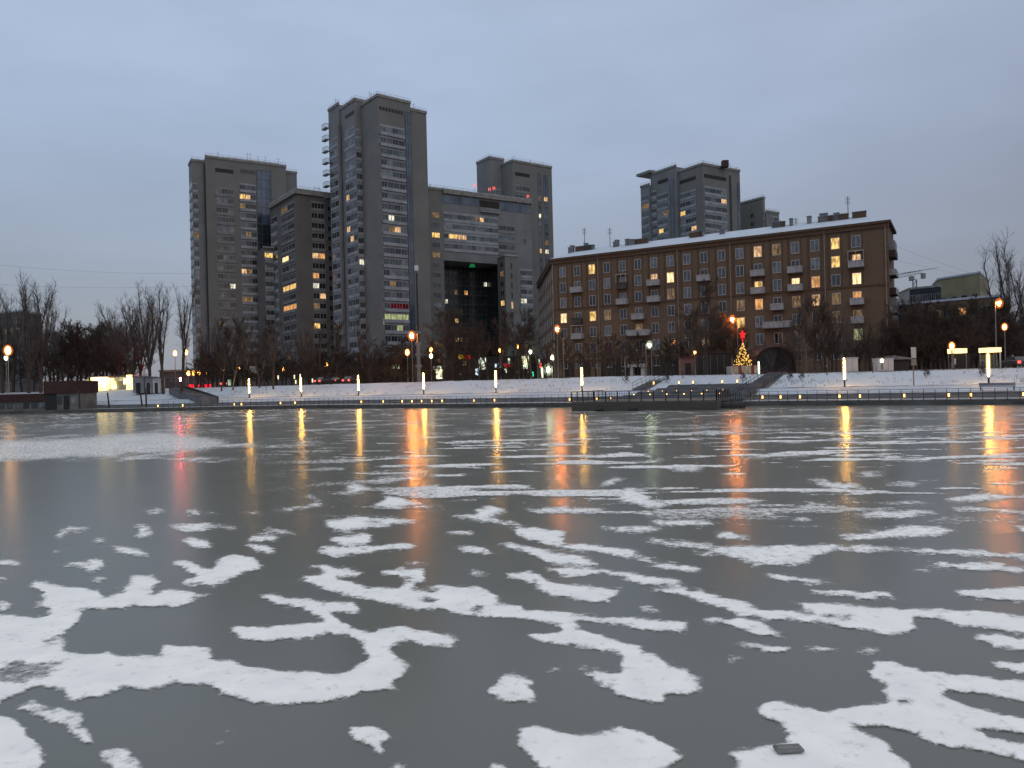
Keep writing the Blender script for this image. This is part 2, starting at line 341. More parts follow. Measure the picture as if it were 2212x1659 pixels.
pl("-400,1300 0,1345 60,1355 100,1400 130,1430 170,1470 180,1562 250,1640 250,2100 -400,2100")
pl("80,1290 160,1270 200,1310 270,1300 310,1330 365,1325 370,1370 350,1390 410,1400 390,1430 410,1480 330,1450 290,1400 220,1370 150,1330 80,1310", 0, .75)
pl("430,1490 560,1480 560,1520 620,1570 600,1640 480,1580", 0, .75)
pl("1525,1390 1650,1395 1680,1430 1650,1460 1670,1510 1600,1485 1535,1440", 0, .9); pl("2090,1230 2150,1215 2150,1165 2230,1160 2300,1200 2325,1270 2240,1275 2170,1285 2130,1250", 0, .9)
pl("960,1400 1010,1400 1010,1418 960,1415", 0, .6); pl("915,1450 975,1440 960,1460 910,1475", 0, .6); pl("1700,1540 1760,1560 1760,1600 1690,1600", 0, .6); pl("2120,1545 2190,1550 2230,1600 2130,1600", 0, .7)
pl("715,675 780,665 860,695 920,700 970,650 1020,640 1060,655 1110,665 1120,700 1060,715 990,740 950,780 880,770 800,775 790,750 850,745 810,715 740,690")
pl("475,605 520,605 635,635 600,655 530,645"); pl("380,565 440,567 480,582 460,592 400,580", 0, .85); pl("590,505 620,500 640,530 685,545 640,570 580,560 610,535", 0, .9)
pl("625,450 700,440 690,460 640,468", 0, .9); pl("250,580 255,540 290,525 350,530 375,515 375,545 300,545 285,580", 0, .8); pl("240,610 270,620 270,640 240,635", 0, .7)
pl("-40,655 100,670 80,690 -40,690", 0, .8); pl("275,675 350,680 370,662 430,670 435,700 400,725 370,725 360,700 280,690", 0, .9); pl("395,740 465,740 455,762 400,760", 0, .8)
pl("-20,730 20,730 20,750 -20,765", 0, .8); pl("-20,845 40,855 30,880 -20,885", 0, .9); pl("790,580 850,575 910,595 905,615 850,618 800,605"); pl("720,520 800,512 880,508 960,518 1015,520 1000,540 940,525 870,530 790,540")
pl("795,465 850,445 870,450 850,470 800,475", 0, .9); pl("880,458 940,460 930,473 880,470", 0, .7); pl("1065,565 1130,555 1205,560 1200,578 1100,580"); pl("1070,605 1110,595 1205,630 1190,645 1090,625"); pl("1120,525 1170,525 1290,545 1280,555 1150,545", 0, .8)
pl("1065,460 1130,450 1140,465 1070,470", 0, .8); pl("1160,445 1330,430 1340,415 1405,430 1380,440 1230,455", 0, .9); pl("1310,385 1385,390 1370,405 1320,402", 0, .8); pl("1370,375 1500,370 1510,330 1560,335 1620,355 1580,375 1500,385 1400,382", 0, .85)
pl("1380,510 1430,490 1540,475 1680,482 1810,495 1800,510 1700,515 1590,528 1540,535 1420,530"); pl("1560,498 1640,495 1640,508 1570,509", 0, -.8); pl("1425,565 1500,560 1560,550 1610,565 1570,595 1500,600 1440,590"); pl("1440,540 1520,535 1520,550 1450,550", 0, .7)
pl("1360,630 1440,610 1560,610 1680,595 1750,590 1840,605 1720,620 1560,640 1450,645 1440,660 1410,640"); pl("1615,420 1670,410 1640,395 1740,385 1760,405 1850,420 1760,425 1720,440 1620,435"); pl("1780,350 1930,335 1880,360 1800,365", 0, .8)
pl("1645,705 1740,708 1825,712 1830,740 1800,755 1810,780 1750,782 1745,765 1770,745 1700,735 1660,720")
pl("1330,685 1420,690 1440,705 1500,705 1580,725 1560,740 1500,735 1450,745 1490,755 1600,785 1840,780 2060,785 2130,805 2140,845 2212,865 2300,880 2460,895 2650,915 2800,925 2960,935 2950,965 2970,980 2900,972 2750,960 2600,935 2490,925 2510,965 2560,985 2650,1010 2750,1035 2780,1065 2870,1090 2900,1120 2960,1150 3010,1180 3035,1215 2990,1240 2860,1245 2865,1275 2810,1290 2700,1250 2620,1215 2560,1170 2500,1155 2690,1155 2680,1120 2700,1075 2600,1055 2480,1035 2350,1020 2280,990 2420,975 2430,950 2350,930 2212,912 2100,910 1950,890 1800,880 1680,855 1600,840 1500,820 1420,790 1340,770 1290,755 1310,735 1380,735 1390,710 1340,700")
for h in ("1815,830 1860,826 1905,840 1870,852 1820,840", "2040,863 2110,870 2110,884 2050,882", "1770,785 1880,788 1850,804 1780,797"): pl(h, 0, -1)
pl("1930,480 2060,465 2080,440 2140,435 2195,460 2100,480 2240,510 2210,518 2080,495"); pl("1890,545 2000,548 2050,538 2070,565 1960,565", 0, .9); pl("1940,598 2050,605 2135,620 2130,640 2040,630"); pl("2020,710 2110,718 2110,735 2050,730", 0, .8); pl("1740,672 1850,675 1855,690 1760,688", 0, .75)
pl("2150,588 2230,600 2330,620 2450,640 2570,670 2590,690 2450,685 2350,670 2270,635 2160,605")
pl("0,520 100,535 230,545 235,575 200,600 360,595 480,615 560,625 500,640 620,660 660,675 560,665 440,640 240,625 200,610 120,590 60,570 0,545", R_)
pl("130,700 260,695 400,708 540,735 730,758 720,778 600,770 480,750 380,722 280,738 200,735", R_)
pl("-60,735 0,725 60,715 140,750 240,778 340,778 420,790 500,785 480,800 430,810 440,850 340,845 240,830 150,810 130,775 20,750", R_)
pl("500,785 560,790 700,785 830,805 960,845 1100,880 1260,895 1420,925 1500,915 1360,905 1250,880 1210,855 1400,860 1600,875 1780,882 2000,890 2212,910 2600,930 2600,1000 2212,985 2120,965 1940,955 1840,925 1740,915 1735,950 1720,995 1600,985 1480,970 1400,950 1280,935 1100,915 950,890 900,870 800,840 720,815 640,800", R_)
pl("805,920 950,920 990,910 1080,935 1110,965 1185,990 1180,1003 1120,995 1090,1005 990,965 930,945 850,935", R_)
pl("970,1022 1100,1035 1200,1050 1180,1068 1080,1062 1000,1040", R_); pl("1275,1040 1340,1037 1420,1055 1380,1068 1290,1055", R_, .9); pl("1465,1055 1560,1045 1620,1055 1560,1070 1480,1068", R_, .75); pl("920,1080 980,1075 1020,1090 980,1100 970,1120 940,1110", R_, .7)
pl("1260,795 1400,797 1600,808 1690,825 1560,832 1400,825 1300,812", R_); pl("1910,795 2060,795 2212,785 2600,790 2600,850 2212,850 2050,838 1950,820", R_); pl("1975,990 2100,990 2212,1000 2600,1020 2600,1060 2212,1052 2080,1040", R_); pl("2040,1105 2212,1110 2600,1120 2600,1190 2212,1165 2130,1135", R_)
pl("1510,1140 1570,1140 1545,1100 1640,1105 1760,1135 1860,1160 2000,1175 2212,1195 2700,1210 2700,1320 2212,1280 2050,1250 1900,1235 1840,1240 1880,1275 1940,1295 2040,1320 2212,1355 2700,1400 2700,1430 2212,1415 2100,1400 1990,1400 2060,1440 2212,1475 2700,1530 2700,1590 2212,1530 2050,1500 1900,1475 1740,1420 1620,1390 1450,1378 1540,1420 1620,1460 1640,1500 1720,1562 1800,1700 1900,2000 900,2000 960,1700 980,1540 930,1500 1000,1490 1080,1470 1200,1465 1190,1390 1120,1355 1080,1325 1110,1275 1240,1300 1360,1320 1440,1310 1520,1290 1640,1290 1620,1240 1600,1200 1540,1165", R_)
pl("1660,1275 1700,1270 1760,1292 1700,1290", R_, -.9)
pl("20,1390 100,1390 200,1415 300,1430 380,1415 470,1395 560,1410 620,1450 700,1480 750,1520 720,1550 640,1580 500,1640 200,1620 100,1560 60,1500 30,1440", R_)
pl("100,1140 200,1135 220,1148 120,1155", R_, .75); pl("250,1130 400,1128 390,1142 260,1145", R_, .6); pl("510,860 580,865 660,880 640,895 580,890", R_, .7)
for s in ("340,525 480,520 660,530 640,545 500,550", "570,500 680,485 840,490 900,510 840,522 640,515", "850,540 930,535 1040,570 1020,582 900,572",
          "550,580 700,585 900,605 1100,605 1300,600 1500,605 1700,620 1900,615 2212,640 2600,650 2600,670 2212,662 1900,642 1600,628 1360,630 1290,650 1300,680 1180,690 1060,690 960,660 940,640 760,610 620,600",
          "1400,565 1500,545 1640,530 1700,515 1820,520 1910,545 1800,570 1600,575 1450,580", "570,685 700,680 850,710 780,718 640,705", "1060,725 1160,720 1280,745 1390,775 1300,775 1150,750",
          "1780,680 1950,675 2100,680 2212,700 2600,715 2212,718 2000,712 1850,700", "60,440 240,435 430,440 380,455 200,462 90,458", "460,360 540,360 610,400 700,430 620,440 500,410 440,400 480,385",
          "1440,465 1600,455 1880,450 1780,475 1600,485", "1860,430 2212,450 2600,460 2600,475 2212,470 1950,455", "1860,400 2000,375 2212,382 2600,390 2212,396 2020,410 1900,415", "1200,480 1270,480 1325,490 1270,505",
          "900,440 1080,445 1200,475 1100,470 980,460", "1240,310 1460,330 1560,360 1400,355", "1440,290 1540,283 1640,300 1540,305", "500,230 660,225 650,238 540,238", "660,270 850,255 800,280 720,285",
          "2150,520 2300,525 2600,540 2600,560 2212,555", "1190,425 1300,420 1400,430 1300,436", "1500,415 1700,408 1900,425 1700,424", "750,630 900,640 880,655 800,645", "380,345 440,310 490,312 470,330 400,350", "1600,330 1780,325 1760,345 1620,348", "1740,705 1820,708 1800,720 1740,718"):
    pl(s, R_, .9)
pl("-500,150 0,150 300,135 700,110 1000,150 900,190 700,200 400,225 0,240 -500,262", 0, .62)
pl("-500,60 0,50 400,60 700,80 1100,120 1250,160 900,200 0,240 -500,262", 0, .22)
# rasterise, soften
GX0, GX1, GY0, GY1, ST = -700, 5124, 8, 2000, 5
gx = np.arange(GX0, GX1, ST); gy = np.arange(GY0, GY1, ST / 2)
M = np.zeros((len(gy), len(gx)))
jit = lambda a, f, ph: np.sin(a * f + ph)
for poly, wgt in PL:
    x, y = poly[:, 0], poly[:, 1]
    c0, c1 = np.searchsorted(gx, [x.min() - 1, x.max() + 1]); r0, r1 = np.searchsorted(gy, [y.min() - 1, y.max() + 1])
    if c1 <= c0 or r1 <= r0: continue
    XX, YY = np.meshgrid(gx[c0:c1], gy[r0:r1]); ins = np.zeros(XX.shape, bool)
    for i in range(len(x)):
        j = (i + 1) % len(x)
        if y[i] == y[j]: continue
        cnd = ((y[i] > YY) != (y[j] > YY)) & (XX < (x[j] - x[i]) * (YY - y[i]) / (y[j] - y[i]) + x[i]); ins ^= cnd
    sub = M[r0:r1, c0:c1]
    if wgt > 0: sub[ins] = np.maximum(sub[ins], wgt)
    else: sub[ins] += wgt * 1.0
M = np.clip(M, 0, 1)
def blur(a, n, ax):
    k = np.array([1, 2, 3, 2, 1]) / 9.0
    for _ in range(n):
        p = np.pad(a, [(2, 2) if i == ax else (0, 0) for i in (0, 1)], mode='edge'); a = sum(k[i] * (p[i:i + a.shape[0], :] if ax == 0 else p[:, i:i + a.shape[1]]) for i in range(5))
    return a
M = blur(blur(M, 7, 0), 6, 1)
def vnoise(x, y, seed=0):
    xi, yi = np.floor(x).astype(np.int64), np.floor(y).astype(np.int64); fx, fy = x - xi, y - yi
    fx, fy = fx * fx * (3 - 2 * fx), fy * fy * (3 - 2 * fy)
    def h(a, b_):
        n = (a * 374761393 + b_ * 668265263 + seed * 144665) & 0x7fffffff; n = ((n ^ (n >> 13)) * 1274126177) & 0x7fffffff; return ((n ^ (n >> 16)) & 0xffff) / 65535.0
    return (h(xi, yi) * (1 - fx) + h(xi + 1, yi) * fx) * (1 - fy) + (h(xi, yi + 1) * (1 - fx) + h(xi + 1, yi + 1) * fx) * fy
XX, YY = np.meshgrid(gx, gy); pxx = XX / 2; pyy = 877.8 + YY / 2
xx, yy = pxx - 1106, 829.5 - pyy; U = xx * CR + yy * SR; V = -xx * SR + yy * CR
Dm = HC * FPX / np.maximum(-V, 1e-3); WX = U * Dm / FPX; WY = Dm
def fbm(x, y, o_, seed):
    t = 0; a = .5; 
    for i in range(o_): t = t + a * vnoise(x * 2 ** i, y * 2 ** i, seed + i * 7); a *= .55
    return t / (.5 * (1 - .55 ** o_) / .45)
# wind-frayed outlines: displace the outline lookup with world-space noise
def sample(A, X_, Y_): return A[np.clip(((Y_ - GY0) / (ST / 2)).round().astype(int), 0, A.shape[0] - 1), np.clip(((X_ - GX0) / ST).round().astype(int), 0, A.shape[1] - 1)]
LD = np.log(np.maximum(Dm, 1)); LU = U / FPX
dx = (fbm(LU * 40, LD * 34, 6, 31) - .5) * 80; dy = (fbm(LU * 40 + 50, LD * 38, 6, 37) - .5) * 34
M = blur(blur(sample(M, XX + dx, YY + dy), 1, 0), 1, 1)
# frost and thin drifts: dense in the far half, absent near the camera
fn = fbm(WX * .13, WY * .16, 5, 3); dens = np.clip((Dm - 15) / 20, 0, 1) * np.clip((fn - .52) * 5.0, 0, 1)
fine = fbm(WX * .55, WY * .38, 4, 11)
dens *= np.clip((fine - .42) * 4.5, 0, 1) * .8
fine2 = fbm(WX * .30, WY * .55, 4, 17)
far = np.clip((Dm - 30) / 25, 0, 1)
dens = dens * (1 - .45 * far)
dens = np.maximum(dens, far * np.clip((.5 * fine + .5 * fine2 - .425) * 4.6, 0, 1) * (.42 + .22 * np.clip((fn - .38) * 2.5, 0, 1)))
wisp = fbm(WX * .42 + 3, WY * 1.25 + WX * .10, 5, 41); wisp2 = fbm(WX * .16, WY * .42, 3, 53)
band = np.clip((Dm - 13.5) / 6, 0, 1) * np.clip((62 - Dm) / 22, 0, 1) * np.clip((pxx - 560 + (1150 - pyy) * 1.2) / 500, .0, 1)
dens = np.maximum(dens, band * np.clip((.80 * wisp + .20 * wisp2 - .540 + .012 * np.clip((Dm - 22) / 10, 0, 1)) * 11, 0, 1) * .74)
leftcalm = np.clip((620 - pxx) / 200, 0, 1) * ((pyy > 1000).astype(float))
dens *= 1 - .9 * leftcalm
cover = np.clip(np.maximum(M, dens) + .12 * (fbm(WX * 1.1, WY * 1.1, 3, 21) - .5) * (M > .05), 0, 1)
inside = (V < -8) & (Dm < 140)
# keep only what lies on the river side of the quay
dq = (WX - P0.x) * NN.x + (WY - P0.y) * NN.y; inside &= (dq < -.15)
inside &= ~((WX < -34) & (WY > 122 + (-36 - WX) * .12))
nr, nc = cover.shape; vz = .006 + .014 * np.clip(cover, 0, 1) ** 1.5
keep = (cover > .06) & inside
fk = keep[:-1, :-1] | keep[1:, :-1] | keep[:-1, 1:] | keep[1:, 1:]
fk &= inside[:-1, :-1] & inside[1:, :-1] & inside[:-1, 1:] & inside[1:, 1:]
ri, ci = np.nonzero(fk); idx = ri * nc + ci; quads = np.stack([idx, idx + nc, idx + nc + 1, idx + 1], 1)
used, inv = np.unique(quads, return_inverse=True); inv = inv.reshape(-1, 4)
me = bpy.data.meshes.new('snow_patches'); cov = cover.ravel()[used]
co = np.stack([WX.ravel()[used], WY.ravel()[used], vz.ravel()[used]], 1)
me.vertices.add(len(used)); me.vertices.foreach_set('co', co.ravel())
me.loops.add(inv.size); me.loops.foreach_set('vertex_index', inv.ravel().astype(np.int32))
me.polygons.add(len(inv)); me.polygons.foreach_set('loop_start', (np.arange(len(inv)) * 4).astype(np.int32)); me.polygons.foreach_set('loop_total', np.full(len(inv), 4, np.int32))
me.update(calc_edges=True); a = me.attributes.new('cover', 'FLOAT', 'POINT'); a.data.foreach_set('value', cov.astype(np.float32)); me.materials.append(MATS['snow_patch'])
me.polygons.foreach_set('use_smooth', np.ones(len(inv), bool))
tag(link('snow_patches', me), 'thin white wind blown snow patches lying on the grey river ice', 'snow', kind='stuff')

# small flat board frozen into the snow, bottom right
q = at(1106 + 1195 / 2, 877.8 + 1502 / 2, HC * FPX / -uv(1106 + 1195 / 2, 877.8 + 1502 / 2)[1])
b = MB(); pbr('old_board', (.16, .16, .155), .8, var=.3, scale=8); b.box(-.11, .11, -.055, .055, 0, .022, 'old_board'); b.box(-.095, .08, -.04, .04, .022, .028, 'old_board')
tag(b.build('wooden_board', None, (q.x, q.y, .035), .06), 'small grey board lying on the snow patch in the near right foreground', 'board')

# ------------------------------------------------------------------ apartment towers
WC = {}
def window_data(wd, h, nm, gm, fm):
    key = (round(wd, 1), round(h, 1), nm, gm.name, fm)
    if key not in WC:
        b = MB(); wd, h = key[0], key[1]
        b.box(0, wd, -.03, .12, 0, h, gm); t = .07
        for i in range(nm + 1):
            x = (wd - t) * i / nm; b.box(x, x + t, -.09, -.03, 0, h, fm)
        b.box(0, wd, -.088, -.03, -.02, t, fm); b.box(0, wd, -.088, -.03, h - t, h + .02, fm)
        WC[key] = b.data('window')
    return WC[key]
class Tower:
    def __init__(s, name, label, cat, loc, group=None, a=35):
        s.o = empty(name, (loc[0], loc[1], GZ), label, cat, group); s.loc = Vector((loc[0], loc[1], GZ)); s.wins = []; s.sp = MB(); s.a = a
        s.A = adir(a); s.B = adir(a - 90)
    def mb(s, mb, name='wall', parent=None):
        mb.v = [(x - s.loc.x, y - s.loc.y, z - s.loc.z) for x, y, z in mb.v]; return mb.build(name, parent or s.o)
    def block(s, chain, zt, z0=GZ - .6, mat='wall_brown', back=None, parapet=.7, name='wall', roofmat='roof_pale'):
        A, B = s.A, s.B; p0, pn = chain[0], chain[-1]
        # rear corner: where the two hidden walls meet
        if back is None:
            d1, d2 = -B, A; den = d1.x * (-d2.y) + d1.y * d2.x
            rx = p0 - pn
            t1 = (rx.x * (-d2.y) + rx.y * d2.x) / den
            pts = list(chain) + [pn + d1 * max(t1, 3)] if t1 > 3 and len(chain) > 2 else list(chain) + [pn - B * 14, p0 - B * 14]
        else: pts = list(chain) + [pn + back, p0 + back]
        b = MB(); b.prism(pts, z0, zt, mat, roofmat); s.mb(b, name)
        if parapet:
            b = MB(); n = len(pts)
            for i in range(len(chain) - 1):
                p, q = chain[i], chain[i + 1]; d = (q - p).normalized(); nn = Vector((d.y, -d.x))
                Mx = Matrix(((d.x, -nn.x, 0, p.x), (d.y, -nn.y, 0, p.y), (0, 0, 1, zt), (0, 0, 0, 1)))
                ln = (q - p).length
                b.box(-.12, ln + .12, -.22, .15, .012, parapet, 'parapet', Mx); b.box(-.15, ln + .15, -.25, .18, parapet, parapet + .1, 'roof_pale', Mx)
            s.mb(b, 'parapet')
            b = MB()       # thin rail and aerials on the roof
            for i in range(len(chain) - 1):
                p, q = chain[i], chain[i + 1]; ln = (q - p).length; n = max(2, int(ln / 1.8))
                for k in range(n + 1):
                    r = p.lerp(q, k / n); b.tube((r.x, r.y + .3, zt + parapet), (r.x, r.y + .3, zt + parapet + .9), .03, .03, 'metal_grey', 3)
                b.tube((p.x, p.y + .3, zt + parapet + .9), (q.x, q.y + .3, zt + parapet + .9), .035, .035, 'metal_grey', 3)
                b.tube((p.x, p.y + .3, zt + parapet + .45), (q.x, q.y + .3, zt + parapet + .45), .03, .03, 'metal_grey', 3)
            s.mb(b, 'roof_rail')
        return pts
    def aerial(s, px, py, D, h=3.5):
        q = at(px, py, D); b = MB(); b.tube((q.x, q.y, q.z), (q.x, q.y, q.z - h - 2), .05, .08, 'metal_grey', 4)
        b.tube((q.x - .6, q.y, q.z - .5), (q.x + .6, q.y, q.z - .5), .03, .03, 'metal_grey', 3); s.mb(b, 'aerial')
    def strip(s, p, q, f0, f1, zt, z0, fh=3.1, wh=1.55, n=3, sp='spandrel', proud=.22, frame='frame_grey', glass=None, nm=2, sill=.95, gap=.0, top_off=0, skip=()):
        """column of glazed bays on wall p->q between fractions f0,f1; spandrel bands between floors"""
        d = (q - p).normalized(); nn = Vector((d.y, -d.x)); ln = (q - p).length; x0, x1 = f0 * ln, f1 * ln; s.sp = MB()
        Mx = Matrix(((d.x, -nn.x, 0, p.x), (d.y, -nn.y, 0, p.y), (0, 0, 1, 0), (0, 0, 0, 1)))
        rot = math.atan2(d.y, d.x); z = zt - top_off - fh; w = (x1 - x0) / n; k = 0
        while z > z0 - .1:
            if sp: s.sp.box(x0, x1, -proud, 0.0, z + .03, z + sill - .03, sp, Mx)
            if sp: s.sp.box(x0, x1, -.06, 0.0, z + sill + wh + .03, z + fh - .02, sp, Mx)
            if k not in skip:
                for i in range(n):
                    g = glass if glass is not None else random.choices(GL, (3, 4, 5, 4.5, 2.2, 3))[0]
                    lx = x0 + i * w + gap / 2; wx = w - gap - .06
                    o_ = p + d * lx; c = proj((o_.x + d.x * wx / 2, o_.y + d.y * wx / 2, z + sill + wh / 2))
                    s.wins.append([Vector((o_.x, o_.y, z + sill)), rot, wx, wh, nm, g, frame, c, o_.y])
            z -= fh; k += 1
        if s.sp.v: s.mb(s.sp, 'spandrel')
    def curtain(s, p, q, f0, f1, z0, z1, mat='curtain_blue', n=3, fh=3.1, proud=.1):
        d = (q - p).normalized(); nn = Vector((d.y, -d.x)); ln = (q - p).length; x0, x1 = f0 * ln, f1 * ln
        Mx = Matrix(((d.x, -nn.x, 0, p.x), (d.y, -nn.y, 0, p.y), (0, 0, 1, 0), (0, 0, 0, 1))); b = MB()
        b.box(x0, x1, -proud, .05, z0, z1, mat, Mx)
        for i in range(n + 1): x = x0 + (x1 - x0 - .1) * i / n; b.box(x, x + .1, -proud - .06, -proud, z0, z1, 'frame_dark', Mx)
        z = z1
        while z > z0: b.box(x0, x1, -proud - .05, -proud, z - .12, z, 'frame_dark', Mx); z -= fh
        s.mb(b, 'curtain_wall')
    def finish(s, lit, smax=14):
        for px, py, k in lit:
            best = min(s.wins, key=lambda w_: (w_[7][0] - px) ** 2 + (w_[7][1] - py) ** 2)
            if math.hypot(best[7][0] - px, best[7][1] - py) < smax: best[5] = MATS[LIT[k]]
        litw = [w_ for w_ in s.wins if w_[5].name.startswith('lit')]; rest = [w_ for w_ in s.wins if not w_[5].name.startswith('lit')]
        rest.sort(key=lambda w_: -w_[2] * w_[3] / w_[8] ** 2); ind = (litw + rest)[:99 if len(s.wins) > 100 else 100]; ids = set(id(w_) for w_ in ind); other = [w_ for w_ in s.wins if id(w_) not in ids]
        for w_ in ind:
            link('window', window_data(w_[2], w_[3], w_[4], w_[5], w_[6]), s.o, w_[0] - s.loc, w_[1])
        if other:
            b = MB()
            for w_ in other:
                me = window_data(w_[2], w_[3], w_[4], w_[5], w_[6]); Mx = Matrix.Translation(w_[0] - s.loc) @ Matrix.Rotation(w_[1], 4, 'Z')
                i0 = len(b.v); b.v += [tuple(Mx @ v.co) for v in me.vertices]; mi = [b.mi(m_) for m_ in me.materials]
                for p in me.polygons: b.f.append(tuple(i0 + j for j in p.vertices)); b.m.append(mi[p.material_index])
            tag(b.build('window', s.o), kind='stuff')

# --- T3: tallest tower
c = P2(820, 400, 215); A38 = adir(38); B38 = adir(-52)
tw = Tower('apartment_tower', 'tallest grey apartment tower, just left of centre, stepped roof line', 'apartment tower', c, None, 38)
l1 = hit(c, -B38, 783.4, 400); l2 = hit(l1, -A38, 771, 400); l3 = hit(l2, -B38, 739, 400)
l4 = l3 - B38 * .1; s1_ = hit(l3, -A38, 736, 400); l5 = hit(s1_, -B38, 713, 400)
r1 = hit(c, A38, 890.5, 400); r1b = r1 - B38 * .8; r2 = hit(r1b, A38, 924.5, 400)
zc = Zof(822, 208, 215); zb = Zof(771, 217, l2.y); za = Zof(730, 226, s1_.y); zr = Zof(890, 236, r1.y)
tw.block([l5, s1_], za, back=A38 * 16, mat='wall_grey'); tw.block([l3, l2, l1 + A38 * 2], zb, back=A38 * 14 - B38 * 3, mat='wall_grey'); tw.block([l1, c, r1], zc, mat='wall_brown'); tw.block([r1b, r2], zr, back=-B38 * 16)
tw.strip(l5, s1_, .10, .92, za, GZ + 6, n=2, top_off=9, wh=1.6); tw.strip(l3, l2, .28, .98, zb, GZ + 6, n=3, top_off=7, wh=1.7); tw.strip(l2, l1, .05, .95, zb, GZ + 6, n=1, top_off=8, wh=1.6)
tw.strip(c, r1, .05, .79, zc, GZ + 6, n=4, top_off=7.5, wh=1.55, proud=.5); tw.strip(c, r1, .01, .045, zc, GZ + 6, n=1, top_off=9, nm=1, sp=None)
tw.curtain(c, r1, .82, .985, GZ + 3, zc - 2.5, n=2, proud=.15)
b = MB()
for P_, Q_, zz, f0, f1 in ((l3, l2, zb, .35, .95), (c, r1, zc, .05, .78)):      # dark slot vents under the parapet
    d = (Q_ - P_).normalized(); n_ = Vector((d.y, -d.x)); ln = (Q_ - P_).length; Mx = Matrix(((d.x, -n_.x, 0, P_.x), (d.y, -n_.y, 0, P_.y), (0, 0, 1, 0), (0, 0, 0, 1)))
    for k in range(8):
        x = ln * (f0 + (f1 - f0) * k / 8); b.box(x, x + ln * (f1 - f0) / 8 * .7, -.05, .03, zz - 3.6, zz - 2.6, 'black', Mx)
tw.mb(b, 'roof_vent')
b = MB(); p = s1_.lerp(l3, .5)
for q_ in (s1_, l3): b.tube((q_.x - .3, q_.y - .5, GZ), (q_.x - .3, q_.y - .5, za - 6), .35, .35, 'wall_grey', 6)
b.tube((p.x - .6, p.y - .2, GZ), (p.x - .6, p.y - .2, za - 6), .28, .28, 'black', 4); tw.mb(b, 'corner_column')
for k in range(7):            # stack of small balconies on the left edge, seen from the side
    z = Zof(708, 276 + k * 25, l5.y); b = MB(); q_ = l5 - A38 * .1
    Mx = Matrix.Translation((q_.x, q_.y, z)) @ Matrix.Rotation(math.radians(38), 4, 'Z'); b.box(-1.1, .1, -.2, 2.6, -.3, 0, 'metal_grey', Mx)
    for i in range(6): b.box(-1.1, -1.04, -.2 + i * .5, -.14 + i * .5, 0, 1.1, 'metal_grey', Mx)
    for i in range(5): b.box(-1.1 + i * .26, -1.05 + i * .26, -.2, -.14, 0, 1.1, 'metal_grey', Mx)
    b.box(-1.12, -1.06, -.22, 2.5, 1.1, 1.2, 'metal_grey', Mx); b.box(-1.12, .1, -.24, -.18, 1.1, 1.2, 'metal_grey', Mx); tw.mb(b, 'balcony')
for x, y in ((798, 197), (802, 200), (876, 224), (893, 222), (725, 212), (760, 208)): tw.aerial(x, y, 222, 2)
tw.finish([(747, 417, 'w'), (755, 490, 'w'), (757, 512, 'w'), (777, 573, 'c'), (784, 575, 'c'), (846, 499, 'w'), (863, 502, 'w'), (839, 503, 'd'), (889, 579, 'w'), (846, 475, 'c'), (847, 607, 'd'), (832, 669, 'r'), (846, 669, 'r'), (860, 670, 'r'), (872, 671, 'r'),
           (832, 697, 'g'), (846, 695, 'g'), (858, 695, 'g'), (872, 697, 'g'), (842, 695, 'g'), (836, 697, 'g'), (866, 697, 'g')])

# --- T1: left tower
A = adir(31); c = P2(447, 500, 249)
tw = Tower('apartment_tower', 'leftmost grey apartment tower, its left end open to the sky', 'apartment tower', c, None, 31)
B = tw.B; k0 = hit(c - B * 1.5, -A, 418, 500); k1 = hit(k0, -B, 411, 500); c2 = hit(c, A, 621, 500)
zA = Zof(418, 348, k0.y); zB = Zof(452, 340, c.y); c3a = c2 - B * 1.2; c3 = hit(c3a, A, 644, 500); zC = Zof(622, 371, c2.y)
tw.block([k1, k0, c - B * 1.5], zA, back=A * 10 - B * 12, mat='wall_grey'); tw.block([c, c2], zB, back=-B * 18); tw.block([c3a, c3], zC, back=-B * 14)
tw.strip(k1, k0, .1, .95, zA, GZ + 6, n=1, top_off=6, sp='spandrel', wh=1.8); tw.strip(k0, c - B * 1.5, .02, .42, zA, GZ + 6, n=1, top_off=7, wh=1.8)
tw.strip(c, c2, .115, .335, zB, GZ + 6, n=3, top_off=9, sp='spandrel_warm'); tw.strip(c, c2, .405, .605, zB, GZ + 6, n=3, top_off=7, wh=1.6, proud=.45)
tw.curtain(c, c2, .615, .80, Zof(570, 480, 255), zB - 2, n=3); tw.curtain(c, c2, .615, .80, GZ, Zof(570, 480, 255) - .01, mat='curtain_dark', n=3)
b = MB(); d = A; n_ = Vector((d.y, -d.x)); Mx = Matrix(((d.x, -n_.x, 0, c.x), (d.y, -n_.y, 0, c.y), (0, 0, 1, 0), (0, 0, 0, 1))); ln = (c2 - c).length
b.box(ln * .115, ln * .335, -.06, .03, zB - 4.2, zB - 3.0, 'black', Mx); b.box(ln * .42, ln * .6, -.06, .03, zB - 3.6, zB - 2.4, 'frame_dark', Mx); tw.mb(b, 'roof_vent')
b = MB(); q_ = c - B * .6; b.tube((q_.x, q_.y - .6, GZ), (q_.x, q_.y - .6, zA - 1), .2, .2, 'black', 4); tw.mb(b, 'corner_joint')
b = MB(); m_ = c + A * 8 - B * 6; Mx = Matrix.Translation((m_.x, m_.y, zB)) @ Matrix.Rotation(math.radians(31), 4, 'Z'); b.box(0, 17, 0, 6, 0.01, 2.6, 'wall_dark', Mx); b.box(-.2, 17.2, -.2, 6.2, 2.6, 2.8, 'roof_pale', Mx); tw.mb(b, 'lift_housing')
for x, y in ((471, 327), (534, 330), (540, 331), (557, 336), (573, 338), (601, 341)): tw.aerial(x, y, 256, 2)
